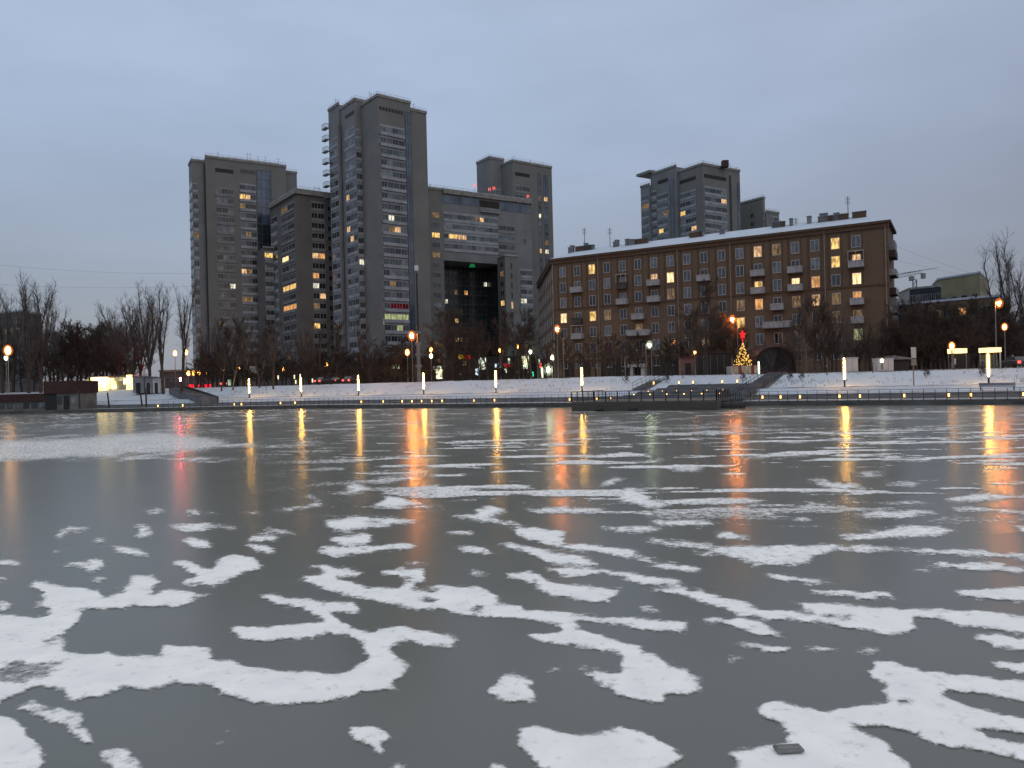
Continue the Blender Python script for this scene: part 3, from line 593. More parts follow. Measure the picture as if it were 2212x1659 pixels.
tw.finish([(527, 421, 'y'), (537, 422, 'y'), (541, 424, 'w'), (520, 442, 'd'), (537, 500, 'd'), (525, 579, 'w'), (543, 580, 'd'), (504, 618, 'c'), (523, 656, 'd'), (541, 657, 'd'), (424, 497, 'd'), (480, 702, 'd'), (477, 770, 'd')])

# --- T2: lower tower between them
A = adir(36); c = P2(644, 600, 234); tw = Tower('apartment_tower', 'lower brown grey apartment block squeezed between the left tower and the tallest tower', 'apartment tower', c, None, 36); B = tw.B
l = hit(c, -B, 586, 560); r = hit(c, A, 722, 600); zt = Zof(644, 412, 234)
tw.block([l, c, r], zt, mat='wall_dark'); l0 = l + B * 3.0; lb = hit(l0, -A, 573, 700); lc = hit(lb, -B, 571, 700)
tw.block([lb, l0], Zof(590, 540, l.y), back=-B * 7, mat='wall_dark', parapet=.3)
tw.strip(l, c, .04, .28, zt, GZ + 7, n=1, top_off=4, sp='spandrel', wh=1.8); tw.strip(l, c, .45, .93, zt, GZ + 7, n=2, top_off=2.5, sp='spandrel_warm', proud=.35)
tw.strip(c, r, .40, .76, zt, GZ + 7, n=2, top_off=2.5, sp='spandrel_warm', glass=GL[0], wh=1.7); tw.strip(c, r, .84, .97, zt, GZ + 7, n=1, top_off=3, sp=None, glass=GL[0], nm=1)
tw.strip(lb, l0, .1, .9, Zof(590, 540, l.y), GZ + 7, n=1, top_off=1, sp='spandrel')
b = MB()
for P_, Q_ in ((l, c), (c, r)):
    d = (Q_ - P_).normalized(); n_ = Vector((d.y, -d.x)); ln = (Q_ - P_).length; Mx = Matrix(((d.x, -n_.x, 0, P_.x), (d.y, -n_.y, 0, P_.y), (0, 0, 1, 0), (0, 0, 0, 1)))
    b.box(-.5, ln + .5, -.7, 0, zt - .9, zt - .1, 'parapet', Mx)
tw.mb(b, 'cornice')
for x, y in ((680, 402), (690, 404), (687, 403)): tw.aerial(x, y, 240, 2)
tw.finish([(675, 552, 'h'), (683, 553, 'w'), (697, 553, 'o'), (683, 594, 'o'), (683, 616, 'c'), (702, 638, 'w'), (683, 656, 'd'), (685, 703, 'y'), (618, 616, 'y'), (634, 612, 'y'), (622, 657, 'o'), (634, 656, 'o'), (614, 558, 'w'), (582, 545, 'y'), (581, 487, 'o'), (608, 448, 'd'), (610, 556, 'h'), (684, 697, 'y'), (626, 777, 'd')])

# --- T4: long slab on legs with dark glazed recess
A = adir(32); p = P2(926, 480, 237); tw = Tower('apartment_block', 'long grey slab block with deep dark glazed recess under its upper floors', 'apartment block', p, None, 32); B = tw.B
p0 = hit(p, -A, 905, 480); pe = hit(p, A, 1148, 480); e1 = hit(p, A, 957, 480); zt = Zof(926, 408, 237)
zs = Zof(1010, 566, hit(p, A, 1010, 480).y); q1 = hit(p, A, 1080, 480)
tw.block([p0, e1], zt, back=-B * 16, mat='wall_brown'); tw.block([e1, pe], zt, z0=zs, back=-B * 16, mat='wall_grey'); tw.block([q1 - B * .01, pe - B * .01], zs - .01, back=-B * 15.9, mat='wall_grey', parapet=0)
m1 = e1 - B * 9; m2 = q1 - B * 9 + A * .5; tw.block([m1, m2], zs - .01, back=-B * 6, mat='wall_dark', parapet=0); tw.curtain(m1, m2, 0.0, 1, GZ, zs - .1, mat='curtain_dark', n=14, proud=.005); tw.curtain(q1 - B * 9, q1 - B * .3, 0, 1, GZ, zs - .1, mat='curtain_dark', n=5, proud=.08)
def fr(px): return (hit(p, A, px, 480) - e1).length / (pe - e1).length
tw.strip(p0, e1, .52, .86, zt, GZ + 6, n=1, top_off=6.5, sp=None, fh=3.1, nm=3); tw.strip(e1, pe, .005, fr(1074), zt, zs, n=12, top_off=6.4, wh=1.5, nm=2)
tw.strip(e1, pe, fr(1076), fr(1111), zt, zs, n=2, top_off=8.4, sp='spandrel_warm'); tw.strip(e1, pe, fr(1130), fr(1137), zt, zs + 4, n=1, top_off=9, sp=None, nm=1, skip=(4,))
tw.strip(m1, m2, .02, .98, zs, GZ + 5, n=11, top_off=1, sp=None, wh=1.5, nm=2, glass=GL[0], gap=.5, frame='frame_dark')
tw.strip(q1, pe, fr(1124) * 0 + .60, .98, zs, GZ + 6, n=2, top_off=1, sp='spandrel', wh=1.6)
b = MB(); d = A; n_ = Vector((d.y, -d.x)); Mx = Matrix(((d.x, -n_.x, 0, e1.x), (d.y, -n_.y, 0, e1.y), (0, 0, 1, 0), (0, 0, 0, 1))); ln = (pe - e1).length
b.box(0, ln, -.9, 0, zt - .9, zt + .02, 'parapet', Mx); b.box(ln * .0, ln * .39, -.12, .02, zt - 3.6, zt - 1.2, 'curtain_blue', Mx); b.box(ln * .63, ln * .98, -.12, .02, zt - 4.0, zt - 1.2, 'curtain_blue', Mx); tw.mb(b, 'attic')
b = MB(); b.box(ln * .40, ln * .62, -.16, .02, zt - 3.6, zt - 1.6, 'arch_dark', Mx)
for k in range(26): x = ln * (.40 + .22 * k / 26); b.box(x, x + .12, -.9, -.82, zt - 5.2, zt - 3.9, 'frame_grey', Mx)
b.box(ln * .40, ln * .62, -.95, 0, zt - 5.4, zt - 5.2, 'frame_grey', Mx); tw.mb(b, 'terrace')
# brown stair block standing in front of the right leg
f1 = hit(q1 + B * 7, A, 1094, 700); f2 = hit(f1, A, 1122, 700); f0 = hit(f1, -B, 1081, 700); zf = Zof(1100, 553, f1.y); tw.block([f0, f1, f2], zf, back=-B * 1, mat='wall_brown', parapet=.3)
tw.strip(f0, f1, .2, .8, zf, GZ + 6, n=1, top_off=1, sp=None, glass=GL[0], wh=1.7); tw.strip(f1, f2, .40, .58, zf, GZ + 6, n=1, top_off=2, sp=None, glass=GL[0], wh=2.2, nm=1)
b = MB(); q_ = at(1020, 573, m1.y - 3); b.box(q_.x - .9, q_.x + .9, q_.y - .1, q_.y + .1, q_.z - .6, q_.z - .15, 'green_led'); b.box(q_.x - .6, q_.x + .7, q_.y - .1, q_.y + .1, q_.z, q_.z + .4, 'green_led'); tw.mb(b, 'green_sign')
for x, y in ((928, 396), (960, 402), (1000, 412), (1120, 428)): tw.aerial(x, y, 242, 1.5)
tw.finish([(939, 499, 'y'), (940, 558, 'd'), (944, 607, 'w'), (946, 743, 'd'), (986, 505, 'y'), (993, 506, 'w'), (1001, 507, 'w'), (1008, 508, 'w'), (978, 504, 'y'), (1030, 469, 'd'), (1040, 470, 'w'), (1025, 560, 'd'), (936, 464, 'd'), (964, 657, 'c'), (984, 634, 'd'), (1003, 635, 'o'), (1043, 618, 'c'), (985, 697, 'y'), (988, 739, 'w'), (1006, 740, 'w'), (996, 740, 'd'),
           (1093, 655, 'y'), (1107, 652, 'w'), (1133, 650, 'c'), (1093, 588, 'd'), (1131, 751, 'd'), (1066, 625, 'd'), (1012, 740, 'd')], 12)

# --- T5: tower behind the slab
A = adir(35); c = P2(1108, 400, 265); tw = Tower('apartment_tower', 'grey apartment tower rising behind the right end of the slab block', 'apartment tower', c, None, 35); B = tw.B
l = hit(c, -B, 1084, 400); r = hit(c, A, 1192.5, 400); zt = Zof(1108, 349, 265); cc = hit(l + A * 1, -A, 1059, 400); ll = hit(cc, -B, 1030.5, 400)
tw.block([ll, cc, l + A], Zof(1059, 342, cc.y), back=A * 10 - B * 12, mat='wall_grey'); tw.block([l, c, r], zt, mat='wall_brown')
tw.strip(ll, cc, .45, .95, zt, GZ + 20, n=1, top_off=12, sp='spandrel'); tw.strip(cc, l + A, .3, .9, zt, GZ + 30, n=1, top_off=8, sp='spandrel'); tw.strip(c, r, .06, .42, zt, GZ + 6, n=2, top_off=7.5, sp='spandrel_warm')
tw.curtain(c, r, .625, .705, GZ + 4, zt - 2.5, n=1, proud=.005); tw.curtain(c, r, .77, .88, GZ + 4, zt - 2.8, n=2, proud=.005)
tw.strip(c, r, .63, .70, zt, GZ + 10, n=1, top_off=10, sp=None, nm=1, proud=0); tw.strip(c, r, .775, .875, zt, GZ + 10, n=1, top_off=10, sp=None, nm=2)
b = MB(); ln = (r - c).length; Mx = Matrix(((A.x, -B.x, 0, c.x), (A.y, -B.y, 0, c.y), (0, 0, 1, 0), (0, 0, 0, 1))); b.box(ln * .06, ln * .42, -.05, .02, zt - 4.6, zt - 3.4, 'black', Mx); b.box(3, 12, 4, 9, zt, zt + 2.2, 'wall_dark', Mx); tw.mb(b, 'roof_vent')
for x, y in ((1061, 335), (1081, 340), (1110, 334), (1146, 343), (1171, 348), (1091, 342)): tw.aerial(x, y, 270, 2)
tw.finish([(1178, 431, 'w'), (1164, 432, 'd'), (1166, 543, 'w'), (1180, 545, 'c'), (1180, 523, 'd'), (1163, 476, 'c')], 12)

# --- T6 / T7: towers behind the brick house
A = adir(33); c = P2(1519, 420, 268); tw = Tower('apartment_tower', 'grey apartment tower with jutting roof slab rising behind the brick house', 'apartment tower', c, None, 33); B = tw.B
l = hit(c, -B, 1466, 420); r = hit(c, A, 1599, 420); zt = Zof(1519, 356, 268); l_a = l - A * 1; l2 = hit(l_a, -B, 1406, 420); l_b = l2 - A * .6; l3 = hit(l_b, -B, 1384, 420)
tw.block([l, c, r], zt, mat='wall_brown'); z2 = Zof(1440, 370, l2.y * .5 + l.y * .5); tw.block([l2, l_a], z2, back=A * 12, mat='wall_grey'); z3 = Zof(1395, 406, l3.y); tw.block([l3, l_b], z3, back=A * 10, mat='wall_grey')
tw.strip(l3, l_b, .08, .92, z3, GZ + 25, n=1, top_off=3, wh=1.7, glass=GL[2]); tw.strip(l2, l_a, .03, .22, z2, GZ + 25, n=1, top_off=6, glass=GL[0]); tw.strip(l2, l_a, .28, .68, z2, GZ + 25, n=2, top_off=8); tw.curtain(l2, l_a, .76, .90, GZ + 20, z2 - 4, n=1)
tw.strip(l, c, .06, .72, zt, GZ + 25, n=3, top_off=7.5, wh=1.6); tw.strip(c, r, .03, .62, zt, GZ + 25, n=4, top_off=7.2, wh=1.6); tw.curtain(c, r, .70, .75, GZ + 20, zt - 2, mat='curtain_dark', n=1); tw.curtain(c, r, .92, .985, GZ + 20, zt - 4, n=1)
b = MB(); Mx = Matrix(((A.x, -B.x, 0, l2.x), (A.y, -B.y, 0, l2.y), (0, 0, 1, 0), (0, 0, 0, 1))); b.box(-1.6, 6, -1.4, 6, z2 + .75, z2 + 1.5, 'parapet', Mx); b.box(-1.7, 6.1, -1.5, 6.1, z2 + 1.5, z2 + 1.65, 'roof_pale', Mx); tw.mb(b, 'roof_slab')
b = MB(); q_ = at(1566, 357, 272); b.box(q_.x - 1.1, q_.x + 1.1, q_.y - 1, q_.y + 1, zt + .02, q_.z + 1.6, 'red_dark'); tw.mb(b, 'vent_housing')
b = MB()
for (p_, q_, zz, f0, f1) in ((l, c, zt, .06, .72), (c, r, zt, .03, .62), (l2, l_a, z2, .28, .68)):
    d = (q_ - p_).normalized(); n_ = Vector((d.y, -d.x)); ln = (q_ - p_).length; Mx = Matrix(((d.x, -n_.x, 0, p_.x), (d.y, -n_.y, 0, p_.y), (0, 0, 1, 0), (0, 0, 0, 1))); b.box(ln * f0, ln * f1, -.05, .02, zz - 4.3, zz - 3.0, 'black', Mx)
tw.mb(b, 'roof_vent')
for x, y in ((1520, 345), (1411, 366), (1460, 368), (1577, 352), (1590, 360)): tw.aerial(x, y, 272, 2)
tw.finish([(1515, 458, 'd'), (1480, 455, 'y'), (1575, 432, 'w'), (1434, 499, 'y'), (1461, 492, 'y'), (1497, 498, 'w'), (1434, 464, 'd'), (1402, 450, 'd')], 16)
c = P2(1648, 470, 285); tw = Tower('apartment_block', 'lower grey block stepping down to the right of the rear tower', 'apartment block', c, None, 33); B = tw.B; A = tw.A
l = hit(c, -B, 1600, 470); r = hit(c, A, 1653, 470); tw.block([l, c, r], Zof(1640, 436, 290), mat='wall_brown'); tw.strip(l, c, .45, .62, Zof(1640, 436, 290), GZ + 30, n=1, top_off=4, sp=None, glass=GL[0]); tw.strip(c, r, .2, .8, Zof(1640, 436, 290), GZ + 30, n=1, top_off=4, sp=None, glass=GL[0])
c2 = hit(c - B * 2, A, 1683, 470); c1 = hit(c - B * 2, A, 1655, 470); tw.block([c1, c2], Zof(1665, 458, c1.y), back=-B * 10, mat='wall_grey'); tw.strip(c1, c2, .3, .9, Zof(1665, 458, c1.y), GZ + 30, n=2, top_off=1, sp='spandrel'); tw.finish([])

# ------------------------------------------------------------------ red brick house in front
LC = P2(1197, 700, 171); RC = P2(1921, 640, 137); ZE = Zof(1917, 472, 137) - .3
dF = (RC - LC).normalized(); nF = Vector((dF.y, -dF.x)); LN = (RC - LC).length; rotF = math.atan2(dF.y, dF.x)
tw = Tower('brick_apartment_house', 'long eight storey brown brick apartment house with snowy roof and white balconies', 'apartment house', LC); base = tw.loc
MF = Matrix(((dF.x, -nF.x, 0, LC.x), (dF.y, -nF.y, 0, LC.y), (0, 0, 1, 0), (0, 0, 0, 1)))
b = MB(); b.box(0, LN, 0, 13, GZ - .6, ZE, 'brick', MF); tw.mb(b, 'wall')
W0 = P2(1163, 620, 216); b = MB(); wd = (LC - W0); b.prism([W0, LC + nF * -.02 + dF * .02, LC + dF * 11 - nF * 13, W0 + dF * 13], GZ - .6, ZE - .01, 'brick'); tw.mb(b, 'side_wing')
# roof: low pitched, snow covered, with ridge set back
b = MB(); e = .55
V_ = lambda x, y, z: MF @ Vector((x, y, z))
b.mesh([V_(-e, -e, ZE), V_(LN + e, -e, ZE), V_(LN + e, 13 + e, ZE), V_(-e, 13 + e, ZE), V_(5, 6.5, ZE + 2.6), V_(LN - 5, 6.5, ZE + 2.6)], [(0, 1, 5, 4), (1, 2, 5), (2, 3, 4, 5), (3, 0, 4)], 'snow_roof')
b.mesh([(W0.x - 1, W0.y, ZE), tuple(V_(-e, -e, ZE - .02)), tuple(V_(6, 6, ZE + 2.4)), (W0.x + 6, W0.y + 2, ZE + 2.4)], [(0, 1, 2, 3)], 'snow_roof')
brick_roof = tw.mb(b, 'roof'); b = MB(); b.box(-e, LN + e, -e, 13 + e, ZE - .45, ZE - .02, 'brick_dark', MF); b.box(-.3, LN + .3, -.3, 0, ZE - 1.2, ZE - .45, 'brick_dark', MF)
wn = (LC - W0).normalized(); wq = Vector((wn.y, -wn.x)); MW = Matrix(((wn.x, -wq.x, 0, W0.x), (wn.y, -wq.y, 0, W0.y), (0, 0, 1, 0), (0, 0, 0, 1))); b.box(0, (LC - W0).length, -.5, 0, ZE - 1.0, ZE - .05, 'brick_dark', MW); tw.mb(b, 'cornice')
def sx(px, py=620):   # facade coordinate of a photo column
    q = hit(LC, dF, px, py); return (q - LC).length
cols = [sx(x_, y_) for x_, y_ in ((1217, 650), (1248, 650), (1280, 645), (1312, 640), (1346, 640), (1379, 635), (1414, 630), (1449, 630), (1485, 625), (1522, 620), (1560, 620), (1599, 615), (1638.5, 610), (1679, 610), (1719, 610), (1762, 610), (1806, 605), (1851, 605))]
WH = 2.15; FH = 3.38; top = ZE - 3.05 - WH / 2 + .0
def facade_pt(x, z, off=0): return LC + dF * x + nF * off
b = MB()
for i, x in enumerate(cols):
    for j in range(8):
        zc_ = ZE - 3.15 - j * FH; zc_ = zc_ + WH / 2 - WH / 2
        if zc_ - WH / 2 < GZ + .5: continue
        if j == 7: continue
        wd_ = 1.5; o_ = LC + dF * (x - wd_ / 2); cpx = proj((LC.x + dF.x * x, LC.y + dF.y * x, zc_))
        tw.wins.append([Vector((o_.x, o_.y, zc_ - WH / 2)), rotF, wd_, WH, 2, random.choices(GL, (1, 2, 4, 5, 1.5, 1) if j < 3 and i < 14 else (3, 4, 3, 1, .5, 1))[0], 'frame_white', cpx, o_.y])
    for sgn in (-1,):
        b.box(x - 1.3, x - 1.08, -.10, 0, ZE - 11.2, ZE - 1.2, 'brick_dark', MF)
    b.box(x + 1.02, x + 1.12, -.06, 0, ZE - 11.2, ZE - 1.2, 'brick_dark', MF)
b.box(0, LN, -.14, 0, ZE - 11.5, ZE - 11.2, 'brick_dark', MF); b.box(0, LN, -.14, 0, GZ + 3.6, GZ + 4.1, 'brick_dark', MF); tw.mb(b, 'pilaster')
for i in range(9):
    for j in range(7):
        x = 3 + i * 5; zc_ = ZE - 3.15 - j * FH; o_ = W0 + wn * x
        if x > (LC - W0).length - 2: continue
        tw.wins.append([Vector((o_.x, o_.y, zc_ - WH / 2)), math.atan2(wn.y, wn.x), 1.5, WH, 2, random.choice(GL[:4]), 'frame_white', (-999, -999), o_.y])
b = MB()
b = None
for px, h_ in ((1195.5, 0), (1293, 0), (1465, 0), (1579, 0), (1783, 0), (1915, 0)):
    x = sx(px); q = V_(x, -.2, 0); b = MB(); b.tube((q.x, q.y, GZ), (q.x, q.y, ZE - .5), .11, .11, 'pipe', 6); tw.mb(b, 'drainpipe')
def balcony(ci, row, w_=2.6, dark=False, hgt=1.15, cage=False):
    x = cols[ci]; z = ZE - 3.15 - row * FH - WH / 2 - .35; b = MB(); m_ = 'balcony_dark' if dark else 'balcony_white'
    b.box(x - w_ / 2, x + w_ / 2, -1.2, 0, z - .15, z, 'balcony_dark', MF)
    b.box(x - w_ / 2, x + w_ / 2, -1.2, -1.12, z + .002, z + hgt, m_, MF)
    b.box(x - w_ / 2, x - w_ / 2 + .07, -1.12, 0, z + .002, z + hgt, m_, MF); b.box(x + w_ / 2 - .07, x + w_ / 2, -1.12, 0, z + .002, z + hgt, m_, MF)
    b.box(x - w_ / 2 - .04, x + w_ / 2 + .04, -1.26, -1.10, z + hgt, z + hgt + .07, 'frame_white' if not dark else 'balcony_dark', MF)
    if cage:
        for xx_ in (x - w_ / 2, x, x + w_ / 2 - .06): b.box(xx_, xx_ + .06, -1.18, -1.12, z + hgt + .07, z + 2.9, 'frame_white', MF)
        b.box(x - w_ / 2, x + w_ / 2, -1.2, 0, z + 2.9, z + 3.0, 'frame_white', MF)
    tw.mb(b, 'balcony')
for a_ in ((1, 1), (1, 4, 2.6, False, 1.15, True), (4, 1, 2.2, True, 1.1, True), (4, 2, 2.4), (5, 3), (5, 4, 5.2), (6, 1), (6, 2), (9, 1), (12, 1), (12, 2), (13, 3, 2.4), (13, 4, 5.4), (14, 1), (14, 2), (17, 1, 2.6, False, 1.15, True), (17, 3, 2.3), (17, 4, 2.1), (1, 3, 2.2, True)): balcony(*a_)
b = MB()          # balconies on the gable end
for k in range(6):
    z = ZE - 6.4 - k * FH; 
    if z > GZ + 3: b.box(LN, LN + 1.1, 1.0, 6.5, z, z + .12, 'balcony_dark', MF); b.box(LN + 1.04, LN + 1.1, 1.0, 6.5, z + .12, z + 1.2, 'balcony_white' if k % 3 else 'red_dark', MF); b.box(LN, LN + 1.04, 1.0, 1.06, z + .12, z + 1.2, 'balcony_white' if k % 2 else 'red_dark', MF)
    if k in (0, 3, 4): b.box(LN, LN + 1.0, 1.1, 6.4, z + 1.2, z + 2.9, 'metal_grey', MF)
tw.mb(b, 'gable_balcony')
b = MB()          # dark arches on the ground floor
for px, wpx in ((1313, 20), (1348, 22), (1419, 18), (1453, 22), (1230, 14), (1265, 14)):
    b = MB(); x = sx(px, 790); ww = wpx * .085; n = 8; zt_ = GZ + 2.6
    pts = [(x - ww, GZ - .3), (x + ww, GZ - .3)] + [(x + ww * math.cos(PI * i / n), zt_ + ww * math.sin(PI * i / n)) for i in range(n + 1)]
    b.face([V_(a_, -.05, c_) for a_, c_ in pts], 'arch_dark')
    for (a0, c0_), (a1, c1_) in zip(pts[1:], pts[2:] + [pts[0]]): b.face([V_(a0, -.05, c0_), V_(a1, -.05, c1_), V_(a1, 0, c1_), V_(a0, 0, c0_)], 'brick_dark')
    tw.mb(b, 'archway')
b = MB(); x = sx(1381, 800); b.box(x - 1.6, x - .9, -1.4, 0, GZ - .3, GZ + 2.2, 'stone_pale', MF); b.box(x + .9, x + 1.6, -1.4, 0, GZ - .3, GZ + 2.2, 'stone_pale', MF); b.box(x - 1.8, x + 1.8, -1.6, 0, GZ + 2.2, GZ + 2.8, 'stone_pale', MF); b.box(x - .9, x + .9, -.06, 0, GZ - .3, GZ + 2.2, 'arch_dark', MF); tw.mb(b, 'portal')
for px, py, ww in ((1231, 538, .5), (1236, 532, .8), (1262, 533, 4.5), (1266, 527, .8), (1275, 532, 2), (1333, 520, .8), (1328, 524, .5), (1356, 518, 1.0), (1363, 519, 1.6), (1371, 520, .5), (1387, 520, 3.0), (1504, 508, 3.0), (1516, 506, .8), (1560, 497, 1.0), (1677, 480, 1.8), (1683, 482, 2.4), (1709, 474, .6), (1748, 469, .8), (1779, 463, 1.5), (1781, 475, 2.4), (1807, 462, 1.0), (1814, 474, 3.4), (1856, 459, 2.6)):
    q = hit(LC - nF * 5, dF, px, py); zt_ = Zof(px, py, q.y); b = MB(); h_ = .45 * ww
    Mx = Matrix.Translation((q.x, q.y, 0)) @ Matrix.Rotation(rotF, 4, 'Z'); b.box(-h_, h_, -.5, .5, ZE + 1, max(zt_, ZE + 2.9), 'brick_dark' if ww > 2 else 'metal_grey', Mx); b.box(-h_ - .08, h_ + .08, -.58, .58, max(zt_, ZE + 2.9), max(zt_, ZE + 2.9) + .15, 'metal_grey', Mx); tw.mb(b, 'chimney', brick_roof)
for px, py in ((1262, 492), (1317, 492), (1831, 424), (1719, 470)):
    q = hit(LC - nF * 6, dF, px, py); zt_ = Zof(px, py, q.y); b = MB(); b.tube((q.x, q.y, ZE + 1), (q.x, q.y, zt_), .1, .07, 'metal_grey', 5)
    for k in range(4): b.tube((q.x - .5, q.y, zt_ - .3 - k * .35), (q.x + .5, q.y, zt_ - .3 - k * .35), .05, .05, 'metal_grey', 3)
    tw.mb(b, 'aerial', brick_roof)
Z2 = lambda x, y: (1141 + x * .1885, 471.8 + y * .1885); Z3 = lambda x, y: (1525 + x * .2083, 438.8 + y * .2083)
lit = [(*Z2(x, y), k) for x, y, k in ((735, 540, 'd'), (735, 545, 'y'), (1455, 650, 'w'), (1637, 640, 'h'), (1640, 830, 'd'), (425, 1105, 'h'), (740, 1095, 'y'), (910, 1065, 'd'), (910, 1420, 'r'), (2050, 1350, 'w'), (1270, 1215, 'd'))]
lit += [(*Z3(x, y), k) for x, y, k in ((545, 465, 'w'), (735, 440, 'd'), (1345, 375, 'y'), (1345, 570, 'y'), (1560, 555, 'w'), (1560, 715, 'h'), (550, 810, 'y'), (940, 790, 'h'), (1145, 760, 'd'), (1145, 765, 'o'), (360, 1005, 'd'), (560, 985, 'o'), (1160, 955, 'w'), (1350, 930, 'd'), (1565, 920, 'o'), (370, 1185, 'y'), (1345, 1125, 'd'), (1570, 1140, 'd'), (1365, 1320, 'd'), (1575, 1310, 'g'), (960, 1650, 'd'), (950, 960, 'd'))]
tw.finish(lit, 14)

# ------------------------------------------------------------------ buildings at the far left and right
def simple_building(name, label, cat, pts, zt, mat, roofmat='snow_roof', wins=(), eave=.3, z0=GZ - .5):
    c = pts[0]; o = empty(name, (c.x, c.y, GZ), label, cat); t = Tower.__new__(Tower); t.o = o; t.loc = Vector((c.x, c.y, GZ)); t.wins = []; t.sp = MB()
    b = MB(); b.prism(pts, z0, zt, mat); t.mb(b, 'wall'); b = MB(); cx = sum((p.x for p in pts)) / len(pts); cy = sum(p.y for p in pts) / len(pts); cc = Vector((cx, cy))
    b.prism([p + (p - cc).normalized() * eave for p in pts], zt + .01, zt + .5, roofmat); t.mb(b, 'roof')
    for (p, q, n, rows, fh, off, wx, wh) in wins:
        d = (q - p).normalized(); ln = (q - p).length
        for i in range(n):
            for j in range(rows):
                o_ = p + d * (ln * (i + .5) / n - wx / 2); z = zt - off - j * fh; c_ = proj((o_.x, o_.y, z)); t.wins.append([Vector((o_.x, o_.y, z - wh / 2)), math.atan2(d.y, d.x), wx, wh, 2, random.choice(GL[:3]), 'frame_grey', (c_[0] + 3, c_[1]), o_.y])
    return t
p = P2(2028, 640, 215); q = P2(2118, 640, 203); r = P2(2137, 640, 222)
t = simple_building('yellow_apartment_building', 'pale yellow building top showing above the trees at far right', 'building', [p, q, r, r + Vector((-12, 8))], Zof(2120, 590, 203), 'yellow_wall', wins=[(p, q, 4, 3, 3.3, 6, 1.6, 1.6)]); t.finish([])
p = P2(1966, 680, 205); q = P2(2034, 680, 200)
t = simple_building('glazed_building', 'dark glazed building left of the pale yellow one', 'building', [p, q, q + Vector((3, 12)), p + Vector((3, 12))], Zof(2000, 622, 202), 'curtain_dark', 'parapet', wins=[(p, q, 5, 4, 3.0, 2.5, 1.2, 1.8)]); t.finish([])
p = P2(1928, 700, 178); q = P2(2160, 700, 162)
t = simple_building('low_brown_building', 'long low brown building with snow on its roof behind the right hand trees', 'building', [p, q, q + Vector((6, 12)), p + Vector((6, 12))], Zof(2000, 655, 173), 'brick', wins=[(p, q, 14, 5, 3.3, 2.6, 1.6, 1.8)]); t.finish([(2025, 667, 'd'), (2080, 656, 'w'), (2086, 657, 'y'), (2070, 662, 'o'), (2034, 716, 'w')], 16)
p = P2(2138, 680, 190); q = P2(2182, 680, 186)
t = simple_building('dark_red_building', 'small dark red roofed building beside the pale yellow one', 'building', [p, q, q + Vector((4, 10)), p + Vector((4, 10))], Zof(2160, 645, 188), 'red_dark', 'roof_pale', wins=[(p, q, 3, 2, 3.2, 3, 1.2, 1.5)]); t.finish([])
p = P2(-30, 750, 250); q = P2(46, 750, 240)
t = simple_building('distant_apartment_building', 'distant grey apartment building behind the trees at the far left edge', 'building', [p, q, q + Vector((-2, 14)), p + Vector((-2, 14))], Zof(20, 677, 245), 'far_building', wins=[(p, q, 6, 7, 3.2, 2.6, 1.6, 1.7)]); t.finish([(35, 693, 'd'), (12, 717, 'd'), (25, 720, 'd'), (38, 716, 'c'), (48, 716, 'w'), (5, 731, 'd')], 10)
p = P2(345, 820, 200); q = P2(395, 820, 200)
t = simple_building('low_dark_building', 'low dark building between the two leaning trees and the left tower', 'building', [p, q, q + Vector((3, 12)), p + Vector((3, 12))], Zof(370, 803, 200), 'far_building', 'parapet', wins=[(p, q, 4, 1, 3, 2, 1.2, 1.2)]); t.finish([])
# tower crane
D = 430; o = None; q = at(1972, 700, D); o = empty('tower_crane', (q.x, q.y, GZ), 'distant tower crane above the dark glazed building', 'crane')
def loc_(mb, name, o_): mb.v = [(x - o_.location.x, y - o_.location.y, z - o_.location.z) for x, y, z in mb.v]; return mb.build(name, o_)
def truss(b, p, q, w_, r, n):
    p, q = Vector(p), Vector(q); up = Vector((0, 0, 1)) if abs((q - p).normalized().z) < .9 else Vector((1, 0, 0)); u = up * w_
    for i in range(n):
        a_, c_ = p.lerp(q, i / n), p.lerp(q, (i + 1) / n); b.tube(a_, c_, r, r, 'metal_grey', 4); b.tube(a_ + u, c_ + u, r, r, 'metal_grey', 4); b.tube(a_, c_ + u, r * .6, r * .6, 'metal_grey', 3); b.tube(c_, c_ + u, r * .6, r * .6, 'metal_grey', 3)
b = MB(); truss(b, (q.x, q.y, GZ), at(1972, 604, D), 2.0, .35, 14); loc_(b, 'mast', o)
b = MB(); truss(b, at(1992, 590, D), at(1905, 607, D), 1.8, .2, 12); loc_(b, 'jib', o)
b = MB(); a_ = at(1994, 588, D); b.box(a_.x - .9, a_.x + .9, a_.y - 1, a_.y + 1, a_.z - 3.6, a_.z - .6, 'metal_grey'); loc_(b, 'counterweight', o)
b = MB(); a_ = at(1970, 600, D); b.box(a_.x - 1.2, a_.x + .8, a_.y - 1.2, a_.y + 1.2, a_.z - 1.6, a_.z + .8, 'metal_grey'); loc_(b, 'cab', o)
b = MB(); 
for e_ in ((1905, 596), (1950, 592)): b.tube(at(2030, 578, D), at(*e_, D), .12, .12, 'metal_grey', 3)
loc_(b, 'stay_cable', o)

